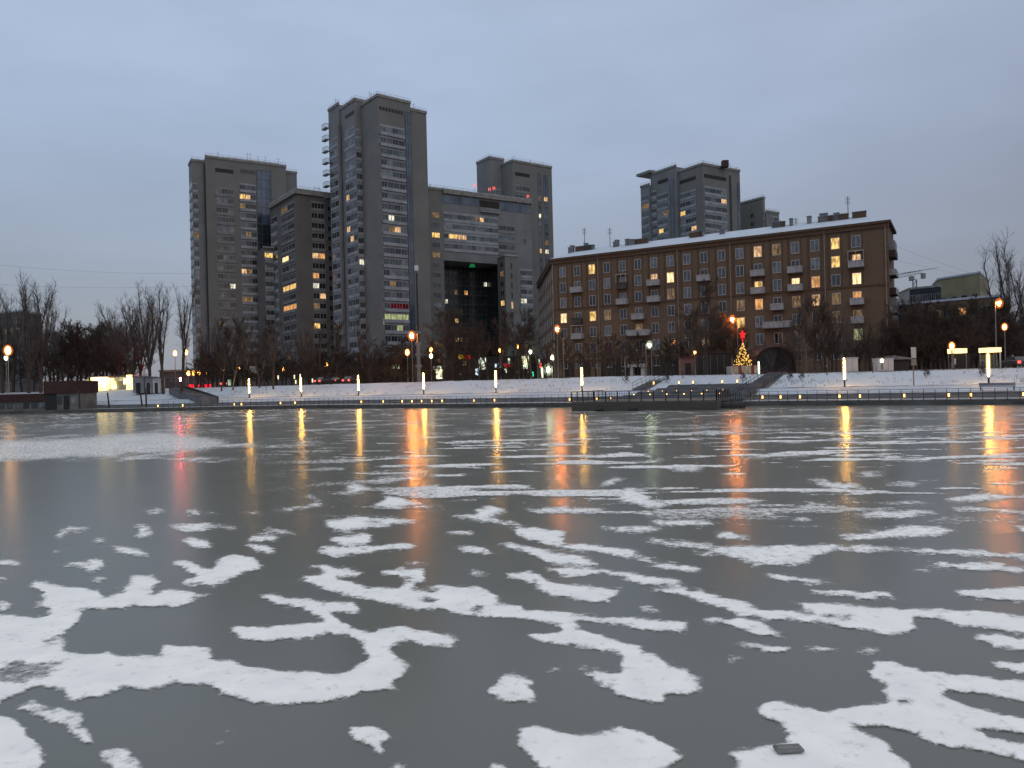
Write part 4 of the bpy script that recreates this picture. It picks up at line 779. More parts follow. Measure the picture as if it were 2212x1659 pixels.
# ------------------------------------------------------------------ shopping arcade at the foot of the towers
pa = P2(775, 800, 186); pb = P2(1160, 800, 192); q = pa; o = empty('shopping_arcade', (q.x, q.y, GZ), 'low dark row of shops with lit windows and signs at the foot of the towers', 'shops')
da = (pb - pa).normalized(); ro = math.atan2(da.y, da.x)
b = MB(); b.prism([pa, pb, pb + Vector((0, 9)), pa + Vector((0, 9))], GZ - .5, Zof(960, 772, 189), 'arch_dark', 'parapet'); loc_(b, 'wall', o)
Z5 = lambda x, y: ((1800 + x / 4.6075) / 1.8228, (1280 + y / 4.6075) / 1.8228); Z8 = lambda x, y: ((1240 + x / 3.456) / 1.8228, (1240 + y / 3.456) / 1.8228)
def panel(kind, x0, x1, y0, y1, mat, thick=.12, dd=0, lean=0):
    h_ = hit(pa, da, (x0 + x1) / 2, (y0 + y1) / 2); D_ = h_.y - .15 - dd; a_, c_ = at(x0, y1, D_), at(x1, y0, D_); b = MB()
    b.box(a_.x, c_.x, D_ - thick, D_, a_.z, c_.z, mat); return loc_(b, kind, o)
def zp(F, kind, x0, x1, y0, y1, mat, n=1, gapf=.35):
    if n == 1: return panel(kind, *F(x0, y0)[:1], F(x1, y0)[0], F(x0, y0)[1], F(x0, y1)[1], mat)
    b = MB(); w_ = (x1 - x0) / n
    for i in range(n):
        (u0, v0), (u1, v1) = F(x0 + i * w_, y0), F(x0 + (i + 1 - gapf) * w_, y1); h_ = hit(pa, da, u0, v0); D_ = h_.y - .2; a_, c_ = at(u0, v1, D_), at(u1, v0, D_); b.box(a_.x, c_.x, D_ - .1, D_, a_.z, c_.z, mat)
    return loc_(b, kind, o)
for a_ in ((1045, 1115, 670, 728, 'shop_yellow', 3), (1130, 1148, 680, 730, 'shop_white', 1), (1205, 1250, 700, 755, 'sodium', 0), (1030, 1150, 730, 830, 'shop_dim', 3), (1350, 1420, 678, 730, 'shop_red', 4), (1468, 1505, 680, 728, 'shop_red', 2), (1360, 1420, 740, 830, 'shop_dim', 2), (1465, 1525, 735, 830, 'shop_dim', 2),
           (1605, 1640, 700, 750, 'shop_white', 2), (1660, 1725, 695, 735, 'shop_white', 3), (1650, 1730, 740, 870, 'shop_yellow', 1), (1645, 1715, 600, 650, 'lit_dim', 4), (440, 485, 765, 840, 'shop_dim', 1), (320, 345, 720, 860, 'lit_dim', 1)):
    if a_[5]: zp(Z8, 'shop_sign' if a_[3] - a_[2] < 60 else 'shop_window', *a_[:5], n=a_[5])
for a_ in ((25, 118, 540, 615, 'sign_yellow', 4, 'shop_sign'), (120, 255, 545, 615, 'sign_red', 6, 'shop_sign'), (105, 180, 630, 740, 'shop_dim', 2, 'shop_window'), (335, 380, 790, 910, 'shop_blue', 1, 'shop_window'), (400, 530, 590, 810, 'shop_white', 5, 'shop_window'), (685, 720, 705, 770, 'shop_blue', 1, 'shop_sign'), (750, 795, 700, 770, 'shop_blue', 1, 'shop_sign'),
           (820, 975, 695, 770, 'shop_red', 5, 'shop_sign'), (865, 905, 780, 865, 'shop_white', 2, 'shop_window'), (925, 960, 600, 700, 'shop_white', 1, 'shop_window'), (1170, 1315, 560, 715, 'shop_yellow', 4, 'shop_window'), (1195, 1290, 722, 795, 'shop_white', 3, 'shop_window'), (1345, 1385, 850, 935, 'shop_green', 1, 'shop_sign'),
           (1472, 1500, 615, 725, 'shop_white', 1, 'shop_window'), (1500, 1530, 690, 770, 'tail_red', 1, 'shop_sign'), (1525, 1555, 750, 955, 'shop_yellow', 1, 'shop_window')):
    zp(Z5, a_[6], *a_[:5], n=a_[5])

# ------------------------------------------------------------------ street lamps
def street_lamp(px, py, D, mat, label, r=.26, pole='pole_grey', arm=.0, double=False, base=None, tall=1.7):
    q = at(px, py, D); gz = GZ if base is None else base; o = empty('street_lamp', (q.x + arm, q.y, gz), label, 'street lamp'); h = q.z - gz
    b = MB(); b.tube((0, 0, 0), (0, 0, .9), .14, .12, pole, 8); b.tube((0, 0, .9), (0, 0, h + .1), .09, .055, pole, 8)
    if arm: b.tube((0, 0, h + .1), (-arm, 0, h + .35), .05, .04, pole, 6)
    b.build('pole', o); b = MB(); b.box(-arm - .22, -arm + .22, -.3, .3, h + .02 + r * .9, h + .16 + r * .9, 'metal_grey'); hd_ = b.build('lamp_head', o)
    b = MB(); b.ball((-arm, 0, h), r, r, r * tall, mat); b.build('lamp_bulb', hd_)
    gr = r * (2.9 if 'big' in mat else 1.9); b = MB(); b.ball((-arm, 0, h), gr, gr, gr * 1.3, 'glass_white' if 'white' in mat else 'glass_orange', 16, 10); g_ = b.build('lamp_glass', hd_); [setattr(p, 'use_smooth', True) for p in g_.data.polygons]  # added glowing shell, imitates the halo round the bulb
    return o
S = street_lamp
S(889.5, 725.4, 150, 'sodium_big', 'bright orange street lamp at the foot of the tallest tower, left of the tall mast', .30)
S(879.8, 761, 165, 'sodium', 'orange street lamp lower left of the mast', .36)
S(1203.6, 710.7, 135, 'sodium_big', 'bright orange street lamp before the left corner of the brick house', .22)
S(1582, 690, 128, 'sodium_big', 'bright orange street lamp above left of the decorated fir tree', .22, arm=.8)
S(2158, 655, 100, 'sodium_big', 'tallest orange street lamp at the far right', .19, arm=-.5)
S(2170, 706, 112, 'sodium', 'orange street lamp just below right of the tallest right hand lamp', .26)
S(2056, 747, 112, 'sodium', 'small orange street lamp at the left of the lit shelter roof', .28)
S(17, 757, 130, 'sodium', 'orange street lamp on a pinkish pole at the far left', .42, pole='pipe')
S(378, 763, 190, 'sodium', 'orange street lamp seen between the two leaning trees', .36); S(401.5, 761, 190, 'sodium', 'orange street lamp right beside the left edge of the left tower', .36)
for i, (x, y) in enumerate(((407, 806), (418, 805.5), (430, 805), (449, 804), (483, 799.5), (515.5, 795), (611.7, 798), (705.4, 789))):
    S(x, y, 185, 'sodium', ('first', 'second', 'third', 'fourth', 'fifth', 'sixth', 'seventh', 'last')[i] + ' from the left in the row of low orange lamps under the left towers', .34 if i < 6 else .3)
S(931.3, 755.6, 170, 'sodium', 'small orange lamp directly right of the mast', .28); S(931, 769, 165, 'lamp_white', 'white lamp directly right of the mast, under an orange one', .28)
S(1080.6, 756.5, 170, 'sodium', 'orange lamp before the dark recess of the slab block', .28); S(1119.5, 749, 172, 'sodium', 'orange lamp before the right leg of the slab block', .3)
S(1145.7, 759.7, 170, 'lamp_white', 'white lamp left of the brick house', .3); S(1192.7, 772.5, 150, 'lamp_white', 'greenish white lamp under the left corner of the brick house', .3); S(1184, 798, 150, 'lamp_white_big', 'low glaring white lamp left of the brick house corner', .34)
S(1403, 745, 125, 'lamp_white_big', 'white street lamp before the middle of the brick house', .2, arm=-.6, tall=1.8)
S(1501, 761.5, 122, 'sodium', 'small orange lamp above the pink kiosk', .16)
q = at(1905, 779, 96); S(1905, 779, 96, 'lamp_white', 'small white lamp above the pale metal cabinet', .16)
# red signal light at the left end
q = at(393.5, 821, 172); o = empty('traffic_light', (q.x, q.y, GZ), 'glaring red traffic light left of the left tower', 'traffic light')
h = q.z - GZ; b = MB(); b.tube((0, 0, 0), (0, 0, h + .8), .08, .07, 'pole_grey', 6); b.build('pole', o); b = MB(); b.box(-.25, .25, -.2, .2, h - .9, h + .6, 'black'); b.build('housing', o); b = MB(); b.ball((0, -.28, h + .1), .5, .16, .5, 'red_signal'); b.build('red_lens', o)
# red running letters
for x0, x1, lab in ((409, 420, 'leftmost short red illuminated lettering under the left tower'), (427.5, 436, 'middle short red illuminated lettering under the left tower'), (440, 461.5, 'longest red illuminated lettering under the left tower')):
    a_, c_ = at(x0, 840, 178), at(x1, 830, 178); o = empty('illuminated_sign', (a_.x, a_.y, GZ - .6), lab, 'sign', 'red illuminated lettering'); w_ = c_.x - a_.x; z0 = a_.z - GZ + .6; n = max(3, int(w_ / .42))
    b = MB(); b.box(0, w_, .06, .14, z0 - .1, z0 + 1.1, 'black'); b.tube((w_ / 2, .1, 0), (w_ / 2, .1, z0), .06, .06, 'metal_grey', 4); b.build('board', o)
    b = MB()
    for i in range(n):
        x = w_ * i / n; st = w_ / n * .3; b.box(x, x + st, 0, .05, z0, z0 + 1, 'red_led')
        if i % 3 == 0: b.box(x + st, x + w_ / n * .7, 0, .05, z0 + .8, z0 + 1, 'red_led')
        if i % 3 != 1: b.box(x + st, x + w_ / n * .7, 0, .05, z0 + .4, z0 + .58, 'red_led')
        if i % 2: b.box(x + st, x + w_ / n * .7, 0, .05, z0, z0 + .18, 'red_led')
    b.build('lettering', o)
q = at(433.5, 773, 240); o = empty('pharmacy_sign', (q.x, q.y, q.z), 'small green illuminated cross shaped sign on the left tower', 'sign'); b = MB(); b.box(-.35, .35, -.25, -.05, -1.2, 1.2, 'green_led'); b.build('cross', o); b = MB(); b.box(-1.0, -.36, -.25, -.05, -.2, .45, 'green_led'); b.box(.36, 1.0, -.25, -.05, -.45, .2, 'green_led'); b.build('cross_arm', o)
# aviation lights on roof edges
for i, (x, y, D) in enumerate(((1026, 400.5, 240), (1057.5, 409, 244), (1067, 406.5, 244), (1140.5, 424, 252))):
    q = at(x, y, D); o = empty('warning_light', (q.x, q.y, q.z), ('leftmost', 'second', 'third', 'rightmost')[i] + ' of the red warning lights along the slab block roof', 'warning light', 'red roof warning lights'); b = MB(); b.tube((0, 0, -3.2), (0, 0, -.5), .06, .06, 'metal_grey', 4); b.build('post', o); b = MB(); b.ball((-.25, 0, 0), .13, .13, .6, 'avi_red'); b.ball((.25, 0, 0), .12, .12, .55, 'avi_red'); b.build('lamp', o)

# ------------------------------------------------------------------ mast before the tallest tower
q = at(905, 800, 150); o = empty('tall_mast', (q.x, q.y, GZ), 'tall slender mast in front of the tallest tower', 'mast'); h = Zof(904, 556, 150) - GZ
b = MB(); b.tube((0, 0, 0), (0, 0, 8), .42, .36, 'pole_grey', 8); b.tube((0, 0, 8), (0, 0, h - 3.0), .22, .14, 'black', 8); b.tube((0, 0, h - 3), (0, 0, h), .26, .2, 'pole_grey', 8); b.build('pole', o)
b = MB()
for k, z in enumerate((3.0, 5.2, 7.4, 9.6)): b.box(-.6, .6, -.35, .35, z, z + .5, 'metal_grey')
b.build('equipment_box', o); b = MB(); b.box(-.35, .35, -.3, .3, h - 2.6, h - 1.6, 'roof_pale'); b.build('equipment_box', o)

# ------------------------------------------------------------------ lower bank furniture
# railings
def railing(name_label, s0, s1, d, z, group='quay railings', step=1.0):
    n = int((s1 - s0) / step); n = min(n, 95); q0 = bank(s0, d); o = empty('railing', (q0.x, q0.y, z), name_label, 'railing', group)
    post = MB(); post.tube((0, 0, 0), (0, 0, 1.08), .03, .025, 'black', 4); post.box(-.05, .05, -.05, .05, 0, .04, 'black'); pd = post.data('post')
    b = MB(); b2 = MB(); pr = None
    for i in range(n + 1):
        q = bank(s0 + (s1 - s0) * i / n, d); l_ = Vector((q.x - q0.x, q.y - q0.y, 0)); link('post', pd, o, l_)
        if pr is not None:
            b.tube(pr + Vector((0, 0, 1.06)), l_ + Vector((0, 0, 1.06)), .03, .03, 'metal_grey', 4)
            for zz in (.35, .6, .85): b2.tube(pr + Vector((0, 0, zz)), l_ + Vector((0, 0, zz)), .012, .012, 'metal_grey', 3)
        pr = l_
    b.build('handrail', o); b2.build('wire', o)
SL = [bank_s(x, 0, .5) for x in (350, 600, 840, 1235, 1600, 2260)]
railing('thin dark railing on the quay edge under the low orange lamps at the left', SL[0], SL[1], .25, .53); railing('thin dark railing on the quay edge in front of the left middle snow slope', SL[1], SL[2], .25, .53)
railing('thin dark railing on the quay edge just left of the wooden deck', SL[2], SL[3], .25, .53); railing('thin dark railing on the quay edge right of the wooden deck', SL[4], SL[5], .25, .53)
# light columns
proto = None
for i, (px, D_) in enumerate(((538, 12.5), (650, 12.5), (774, 12.5), (915, 12.5), (1071, 12.5), (1257, 12.5), (1824, 12.5), (2135, 12.5))):
    s = bank_s(px, D_, 3.4); q = bank(s, D_)
    lab = ('first light column from the left, beside bare trunks', 'second light column from the left on the snowy bank', 'third light column from the left on the snowy bank', 'fourth light column from the left, below the mast', 'fifth light column from the left, before the dark recess', 'light column left of the wooden deck', 'light column beside the single pale cabinet right of the stairs', 'rightmost light column in front of the tall lit shelter')[i]
    if proto is None:
        proto = empty('light_column', (q.x, q.y, 1.78), 'glowing yellow ' + lab, 'light column', 'glowing light columns along the upper path')
        b = MB(); b.tube((0, 0, 0), (0, 0, .9), .10, .09, 'black', 8); b.tube((0, 0, 0), (0, 0, .08), .2, .2, 'black', 8); b.build('base', proto)
        b = MB(); b.tube((0, 0, .9), (0, 0, 2.6), .075, .075, 'lamp_column', 8); b.tube((0, 0, 2.6), (0, 0, 3.45), .075, .04, 'lamp_column', 8); b.build('light_tube', proto)
        b = MB(); b.tube((0, 0, 3.45), (0, 0, 3.50), .05, .04, 'black', 8); b.build('cap', proto)
        b = MB(); b.tube((0, 0, .95), (0, 0, 3.42), .26, .26, 'glass_yellow', 20); g_ = b.build('lamp_glass', proto); [setattr(p, 'use_smooth', len(p.vertices) == 4) for p in g_.data.polygons]  # glow sleeve added around the tube for a yellow halo
    else: copy_tree(proto, (q.x, q.y, 1.78), 'glowing yellow ' + lab)
# step lights
SLT = [(343, 877, 2), (396.5, 876, 2), (507.8, 875, 2), (523.7, 874.6, 2), (608, 865, 5.5), (639.5, 864, 5.5), (782.6, 862.5, 5.5), (830, 870.4, 5.5), (870.7, 869.7, 5.5), (891.8, 869.5, 5.5), (913, 869, 5.5), (934.7, 869, 5.5), (957, 868.5, 5.5), (1026, 867, 5.5), (871, 870, 5.5)][:-1]
SLT += [(x, y, 5.8) for x, y in ((1103 - 33, 867), (1232, 865.8), (1290.5, 864), (1321.4, 863), (1371, 863), (1405.8, 862.5), (1441.7, 863), (1479, 863), (1517, 864), (1556.6, 861), (1612.7, 859.4), (1648, 860), (1687, 861), (1728.8, 859), (1814, 858), (1858, 857), (1953.5, 855.5), (2049.5, 855), (2097, 853.7), (2210.6, 852))]
SLT += [(x, y, 8.6) for x, y in ((1402, 854), (1432.8, 854), (1463.4, 854.5), (1495.4, 854), (1528.4, 854), (1562.7, 851))]
SLT += [(x, y, 13.4) for x, y in ((1414, 839.4), (1468.6, 838), (1498.8, 838), (1562, 836.3), (1594.3, 835.5))]
sp0 = None
AMPH0 = bank_s(1335, 4, 1); AMPH1 = bank_s(1612, 4, 1)
for px, py, d in SLT:
    s = bank_s(px, d, 1.3); q = bank(s, d - .25)
    zg = .53 if d < 6.5 else (1.31 if d < 9 else 2.07)
    amph = 1335 < px < 1612
    if amph and 5 < d < 6.5: zg = .93
    if d > 13: zg = 2.45
    lab = 'small warm step light at the water edge on the left' if d < 3 else ('small warm step light on the amphitheatre steps' if amph else ('small warm step light along the right hand walkway' if px > 1600 else 'small warm step light along the walkway left of the deck'))
    if sp0 is None:
        sp0 = empty('step_light', (q.x, q.y, zg), lab, 'step light', 'small lights along the quay and steps')
        b = MB(); b.box(-.07, .07, -.05, .07, 0, .12, 'black'); b.box(-.10, .10, -.05, .07, .50, .55, 'black'); b.build('housing', sp0); b = MB(); b.box(-.065, .065, -.055, .05, .14, .48, 'step_glow'); b.build('light', sp0)
    else: copy_tree(sp0, (q.x, q.y, zg), lab)
# amphitheatre steps
o = empty('amphitheatre_steps', (*bank(AMPH0, 2), .53), 'broad grey amphitheatre steps between the two stair flights', 'steps')
b = MB()
for k in range(5):
    d0 = 2 + 2.4 * k; lo = AMPH0 + (0, .5, 1.5, 3.2, 4.0)[k]; hi = AMPH1 - (0, .1, .2, .3, .4)[k] - (0 if k < 4 else .2); d1 = 14.3
    pts = [bank(lo, d0), bank(hi, d0), bank(hi, d1), bank(lo, d1)]; b.prism(pts, .3 + .001 * k, .93 + .38 * k, 'steps_stone')
    for m_ in range(3): pts = [bank(lo + .02, d0 - .3 * (m_ + 1) + .01), bank(hi - .02, d0 - .3 * (m_ + 1) + .01), bank(hi - .02, d0), bank(lo + .02, d0)]; b.prism(pts, .3, .93 + .38 * k - .095 * (m_ + 1), 'steps_stone') if k else None
loc_(b, 'step', o)
def stairs(px, label, d0, d1, z0, z1, w_=2.2, n=14, side='black'):
    s = bank_s(px, (d0 + d1) / 2, (z0 + z1) / 2); q = bank(s, d0); o = empty('stair_flight', (q.x, q.y, z0), label, 'stairs'); b = MB()
    for i in range(n):
        a_, c_ = d0 + (d1 - d0) * i / n, d0 + (d1 - d0) * (i + 1) / n + .02; z = z0 + (z1 - z0) * (i + 1) / n; b.prism([bank(s - w_ / 2, a_), bank(s + w_ / 2, a_), bank(s + w_ / 2, c_), bank(s - w_ / 2, c_)], z0 - .4, z + .08, 'steps_stone')
    loc_(b, 'step', o)
    for sg in (-1, 1):
        b = MB(); p_, q_ = bank(s + sg * (w_ / 2 + .05), d0), bank(s + sg * (w_ / 2 + .05), d1); 
        for zz in (.55, 1.0): b.tube((p_.x, p_.y, z0 + zz), (q_.x, q_.y, z1 + zz), .03, .03, 'black', 4)
        for i in range(8): r_ = p_.lerp(q_, i / 7); zz = z0 + (z1 - z0) * i / 7; b.tube((r_.x, r_.y, zz), (r_.x, r_.y, zz + 1.0), .025, .025, 'black', 4)
        loc_(b, 'handrail', o)
stairs(1414, 'grey stair flight up the snow slope left of the amphitheatre steps', 13.5, 25.2, 1.9, 3.75, 1.9); stairs(1655, 'wide dark stair flight up the snow slope beside the decorated fir tree', 12, 25.2, 1.7, 3.75, 2.6, side='black')
stairs(1614, 'short lower stair flight leading down to the walkway right of the amphitheatre', 2.5, 11.5, .53, 1.75, 1.8, 8)
# left stairs running down along the bank
q0 = at(380, 842, 150); q1 = at(452, 863, 134); o = empty('stair_flight', (q1.x, q1.y, .6), 'dark stairs cutting down the snowy bank at the left', 'stairs'); b = MB(); n = 14; dd = Vector((q1.x - q0.x, q1.y - q0.y)).normalized(); nn_ = Vector((dd.y, -dd.x))
for i in range(n):
    a_, c_ = Vector((q0.x, q0.y)).lerp(Vector((q1.x, q1.y)), i / n), Vector((q0.x, q0.y)).lerp(Vector((q1.x, q1.y)), (i + 1) / n); z = q0.z + .3 + (q1.z - q0.z) * i / n
    b.prism([a_ - nn_ * 1.3, c_ - nn_ * 1.3, c_ + nn_ * 1.3, a_ + nn_ * 1.3][::-1], .3, z, 'steps_stone')
loc_(b, 'step', o); b = MB()
b.prism([Vector((q0.x, q0.y)) - nn_ * 1.6, Vector((q1.x, q1.y)) - nn_ * 1.6, Vector((q1.x, q1.y)) - nn_ * 1.3, Vector((q0.x, q0.y)) - nn_ * 1.3][::-1], .3, [q0.z + .9, q1.z + .5, q1.z + .5, q0.z + .9][::-1], 'black'); loc_(b, 'side_wall', o)

# wooden deck projecting over the ice
fl, frr = P2(1235, 888, 83), P2(1548.5, 885, 77); dk = (frr - fl).normalized(); dn = Vector((-dk.y, dk.x)); bl, br = fl + dn * 12, frr + dn * 9.5; ZD = .98
o = empty('wooden_deck', (fl.x, fl.y, 0), 'dark wooden viewing deck with railing projecting over the ice', 'deck')
b = MB(); b.prism([fl, frr, br, bl], ZD - .12, ZD, 'wood_deck'); loc_(b, 'floor', o)
b = MB()
for (p_, q_) in ((fl, frr), (frr, br), (fl, bl)):
    n_ = Vector(((q_ - p_).y, -(q_ - p_).x)).normalized()
    if (p_, q_) == (fl, bl): n_ = -n_
    for k in range(6): z = .03 + k * .14; b.prism([p_ + n_ * .02, q_ + n_ * .02, q_ - n_ * .06, p_ - n_ * .06], z, z + .115, 'wood_deck')
    b.prism([p_ - n_ * .08, q_ - n_ * .08, q_ - n_ * .12, p_ - n_ * .12], 0, ZD - .13, 'black')
loc_(b, 'cladding', o)
b = MB(); posts = []
for (p_, q_, n) in ((fl, frr, 12), (frr, br, 7), (fl, bl, 6)):
    for i in range(n + 1): r_ = p_.lerp(q_, i / n); b.box(r_.x - .05, r_.x + .05, r_.y - .05, r_.y + .05, ZD, ZD + 1.1, 'black')
    for zz in (1.08, .8, .55, .3): b.tube((p_.x, p_.y, ZD + zz), (q_.x, q_.y, ZD + zz), .045 if zz > 1 else .02, .045 if zz > 1 else .02, 'metal_grey' if zz > 1 else 'black', 4)
loc_(b, 'railing', o)
b = MB(); r_ = fl.lerp(frr, .05); 
for i in range(18): a_ = fl.lerp(frr, .09 + i * .012); b.tube((a_.x, a_.y + .3, ZD), (a_.x, a_.y + .3, ZD + 1.05), .02, .02, 'black', 3)
for i in range(16): a_ = fl.lerp(frr, .28 + i * .012); b.tube((a_.x, a_.y + .3, ZD), (a_.x, a_.y + .3, ZD + 1.0), .02, .02, 'black', 3)
loc_(b, 'gate', o)
for f in (.2, .44): a_ = fl.lerp(frr, f); b = MB(); b.ball((a_.x, a_.y - .25, .14), .5, .22, .18, 'black'); loc_(b, 'fender', o)
b = MB(); p_, q_ = br, bank(bank_s(1600, 1, .6), .3)
for i in range(5): r_ = frr.lerp(br, .15 + i * .2) + dk * 1.2; b = MB(); b.tube((r_.x, r_.y, 0), (r_.x, r_.y, ZD + .6), .05, .05, 'black', 4); loc_(b, 'mooring_post', o)
q = at(1572, 882, 80); o = empty('black_float', (q.x, q.y, 0), 'low black rounded float lying between the deck and the quay', 'float')
b = MB(); n = 10; prof = [(-1.4, .15, .2), (-1.1, .5, .55), (-.3, .75, .72), (.6, .8, .78), (1.3, .6, .74), (1.8, .25, .6)]; vs = []
for x, w_, h in prof:
    for i in range(n): a_ = PI * i / (n - 1); vs.append((x, w_ * math.cos(a_), h * math.sin(a_) ** .7))
b.mesh(vs, [(j * n + i, j * n + i + 1, (j + 1) * n + i + 1, (j + 1) * n + i) for j in range(len(prof) - 1) for i in range(n - 1)], 'black'); b.mesh(vs, [tuple(range(n)), tuple(range((len(prof) - 1) * n, len(prof) * n))[::-1]], 'black'); b.build('hull', o); b = MB(); b.box(-1.1, 1.3, -.06, .06, .70, .82, 'tyre'); b.tube((1.5, 0, .5), (1.5, 0, 1.0), .05, .05, 'black', 5); b.build('mooring_cleat', o)

# ------------------------------------------------------------------ things on top of the bank
def cabinet(px0, px1, py0, py1, D, label, mat='white_box', name='metal_cabinet', cat='cabinet', n=2):
    a_, c_ = at(px0, py1, D), at(px1, py0, D); gz = ztop(30) - .02; o = empty(name, (a_.x, a_.y, gz), label, cat); w_ = c_.x - a_.x; h = c_.z - gz
    b = MB(); b.box(0, w_, 0, w_ * .7, 0, h, mat); b.build('body', o); b = MB()
    for i in range(n): b.box(w_ * i / n + .04, w_ * (i + 1) / n - .04, -.05, -.002, .12, h - .1, mat)
    b.build('door', o); b = MB(); b.box(-.08, w_ + .08, -.1, w_ * .7 + .08, h, h + .08, 'roof_pale'); b.build('roof', o); return o
cabinet(1828, 1853, 773, 805, 108, 'single pale grey cabinet right behind a light column'); cabinet(1896, 1930, 774, 803, 106, 'wider pale grey cabinet with three door panels beside the small white lamp', n=3)
q = at(1931, 803, 107); o = empty('dark_kiosk', (q.x, q.y, 3.5), 'low black kiosk attached to the right of the wider pale cabinet', 'kiosk'); b = MB(); b.box(.1, 2.2, .3, 2.2, 0, 1.7, 'black'); b.build('body', o); b = MB(); b.prism([(-.1, -.1), (2.5, -.1), (2.5, 2.4), (-.1, 2.4)], [1.705] * 4, [2.3, 1.85, 1.85, 2.3], 'metal_grey'); b.build('awning', o)
q = at(1974, 832, 89); o = empty('information_sign', (q.x, q.y, 1.75), 'tall pole with pale rectangular panel on the right hand bank', 'sign'); h = Zof(1974, 750, 89) - 1.75; b = MB(); b.tube((0, 0, 0), (0, 0, h), .07, .055, 'pole_grey', 6); b.build('pole', o)
b = MB(); b.box(-.28, .28, -.16, -.07, h - 1.25, h, 'stone_pale'); b.build('panel', o); b = MB(); b.box(-.3, .3, -.14, -.07, h - 2.1, h - 1.35, 'metal_grey'); b.build('lower_panel', o)
def shelter(px0, px1, py0, py1, gy, D, label, dark=True, side=False):
    a_, c_ = at(px0, py1, D), at(px1, py0, D); gz = 3.5; o = empty('bus_shelter', (a_.x, a_.y, gz), label, 'shelter'); w_ = c_.x - a_.x; z1, z0 = c_.z - gz, a_.z - gz
    b = MB(); b.box(0, w_ * .28, 0, 1.6, z0, z1, 'panel_glow'); b.box(w_ * .33, w_, 0, 1.6, z0, z1, 'panel_glow'); b.build('lit_fascia', o); b = MB(); b.box(-.05, w_ + .05, -.05, 1.65, z1, z1 + .08, 'metal_grey'); b.build('roof', o)
    b = MB()
    for x in (0, w_ - .12): b.box(x, x + .12, .1, .22, 0, z0, 'stone_pale' if side and x else 'metal_grey'); b.box(x, x + .12, 1.4, 1.52, 0, z0, 'metal_grey')
    b.build('post', o); b = MB()
    if dark: b.box(.13, w_ + 1.0, 1.0, 1.1, 0, z0 - .15, 'black'); b.build('back_panel', o); b = MB(); b.box(w_ * .2, w_ * .42, .9, .98, z0 * .35, z0 * .7, 'stone_pale'); b.build('notice', o)
    else: b.box(.13, w_ - .13, 1.4, 1.5, .3, z0 - .3, 'frame_dark'); b.build('back_panel', o)
shelter(2060, 2089, 752.5, 763, 805, 112, 'lit roofed shelter with black back panel on the right hand bank'); shelter(2131, 2163, 750.5, 761, 803, 96, 'lit roofed open shelter behind the rightmost light column', False, True)
# snow covered bench frame on bank right
q = at(1930, 845, 80)
a_ = at(2000, 838, 82); a_ = at(1945 + 170, 846, 80); o = empty('bench', (a_.x, a_.y, 1.2), 'snow dusted bench on the lower bank at the right', 'bench', rotz=math.radians(-30)); b = MB(); b.box(0, 3.2, .3, .36, .45, .80, 'walk'); b.build('backrest', o); b = MB(); b.box(0, 3.2, -.2, .3, .4, .46, 'walk'); b.box(.02, 3.18, -.18, .29, .46, .52, 'snow_roof'); b.build('seat', o); b = MB()
b = None
for x in (.1, 3.0): b = MB(); b.box(x, x + .1, -.15, .25, 0, .4, 'black'); b.build('leg', o)
# decorated fir tree with star, on a square box
D = 120; q = at(1606, 806, D); gz = 3.7; o = empty('decorated_fir_tree', (q.x, q.y, gz), 'tall decorated fir tree with gold fairy lights and glowing red star', 'tree'); zt_ = Zof(1604, 742, D) - gz; zb_ = Zof(1606, 790, D) - gz; H = zt_ - zb_
b = MB(); b.tube((0, 0, 0), (0, 0, zt_ + .3), .12, .04, 'bark', 6); b.build('trunk', o)
b = MB(); lb = MB()
for k in range(620):
    f = random.random() ** .7; z = zt_ - f * H; rr = .10 + f ** 1.15 * 1.42 * (1 + .12 * math.sin(f * 26)); a_ = random.uniform(0, 2 * PI); l_ = rr * random.uniform(.5, 1.0); p_ = Vector((0, 0, z + .15)); q_ = Vector((l_ * math.cos(a_), l_ * math.sin(a_), z - l_ * .25)); w_ = Vector((-math.sin(a_), math.cos(a_), 0)) * .13
    b.face([p_ - w_ * .4, q_ - w_, q_ + w_, p_ + w_ * .4], 'fir'); b.face([p_ + Vector((0, 0, .1)), q_ + Vector((0, 0, .12)), q_ - Vector((0, 0, .14)), p_ - Vector((0, 0, .1))], 'fir')
    if k % 2 == 0: r3 = rr * random.uniform(.55, 1.02); c_ = Vector((r3 * math.cos(a_), r3 * math.sin(a_), z + random.uniform(-.15, .15))); lb.box(c_.x - .035, c_.x + .035, c_.y - .035, c_.y + .035, c_.z - .08, c_.z + .06, 'fairy')
cw_ = b.build('crown', o); lb.build('fairy_lights', cw_)
b = MB(); zc_ = Zof(1605, 723, D) - gz; pts = []
for i in range(10): a_ = PI / 2 + i * PI / 5; r_ = (.66 if i % 2 == 0 else .3); pts.append((r_ * math.cos(a_) * .8, r_ * math.sin(a_) * 1.1))
n = 10; vs = [(x, -.08, zc_ + z) for x, z in pts] + [(x, .08, zc_ + z) for x, z in pts]; b.mesh(vs, [tuple(range(n)), tuple(range(n, 2 * n))[::-1]] + [(i, (i + 1) % n, n + (i + 1) % n, n + i) for i in range(n)], 'star_red'); b.tube((0, 0, zt_), (0, 0, zc_ - .6), .05, .04, 'red_led', 4); b.build('star', o)
b = MB(); a_, c_ = at(1577, 808, D), at(1638, 790, D); hw = (c_.x - a_.x) / 2; n = 9
for i in range(n): b.box(-hw + 2 * hw * i / n, -hw + 2 * hw * (i + 1) / n - .03, -1.6, -1.5, .05, zb_, 'panel_pale' if i % 4 in (0, 1, 3) else 'panel_pink')
b.box(-hw, hw, -1.49, 1.5, 0, zb_ - .05, 'stone_pale'); b.build('base_box', o)
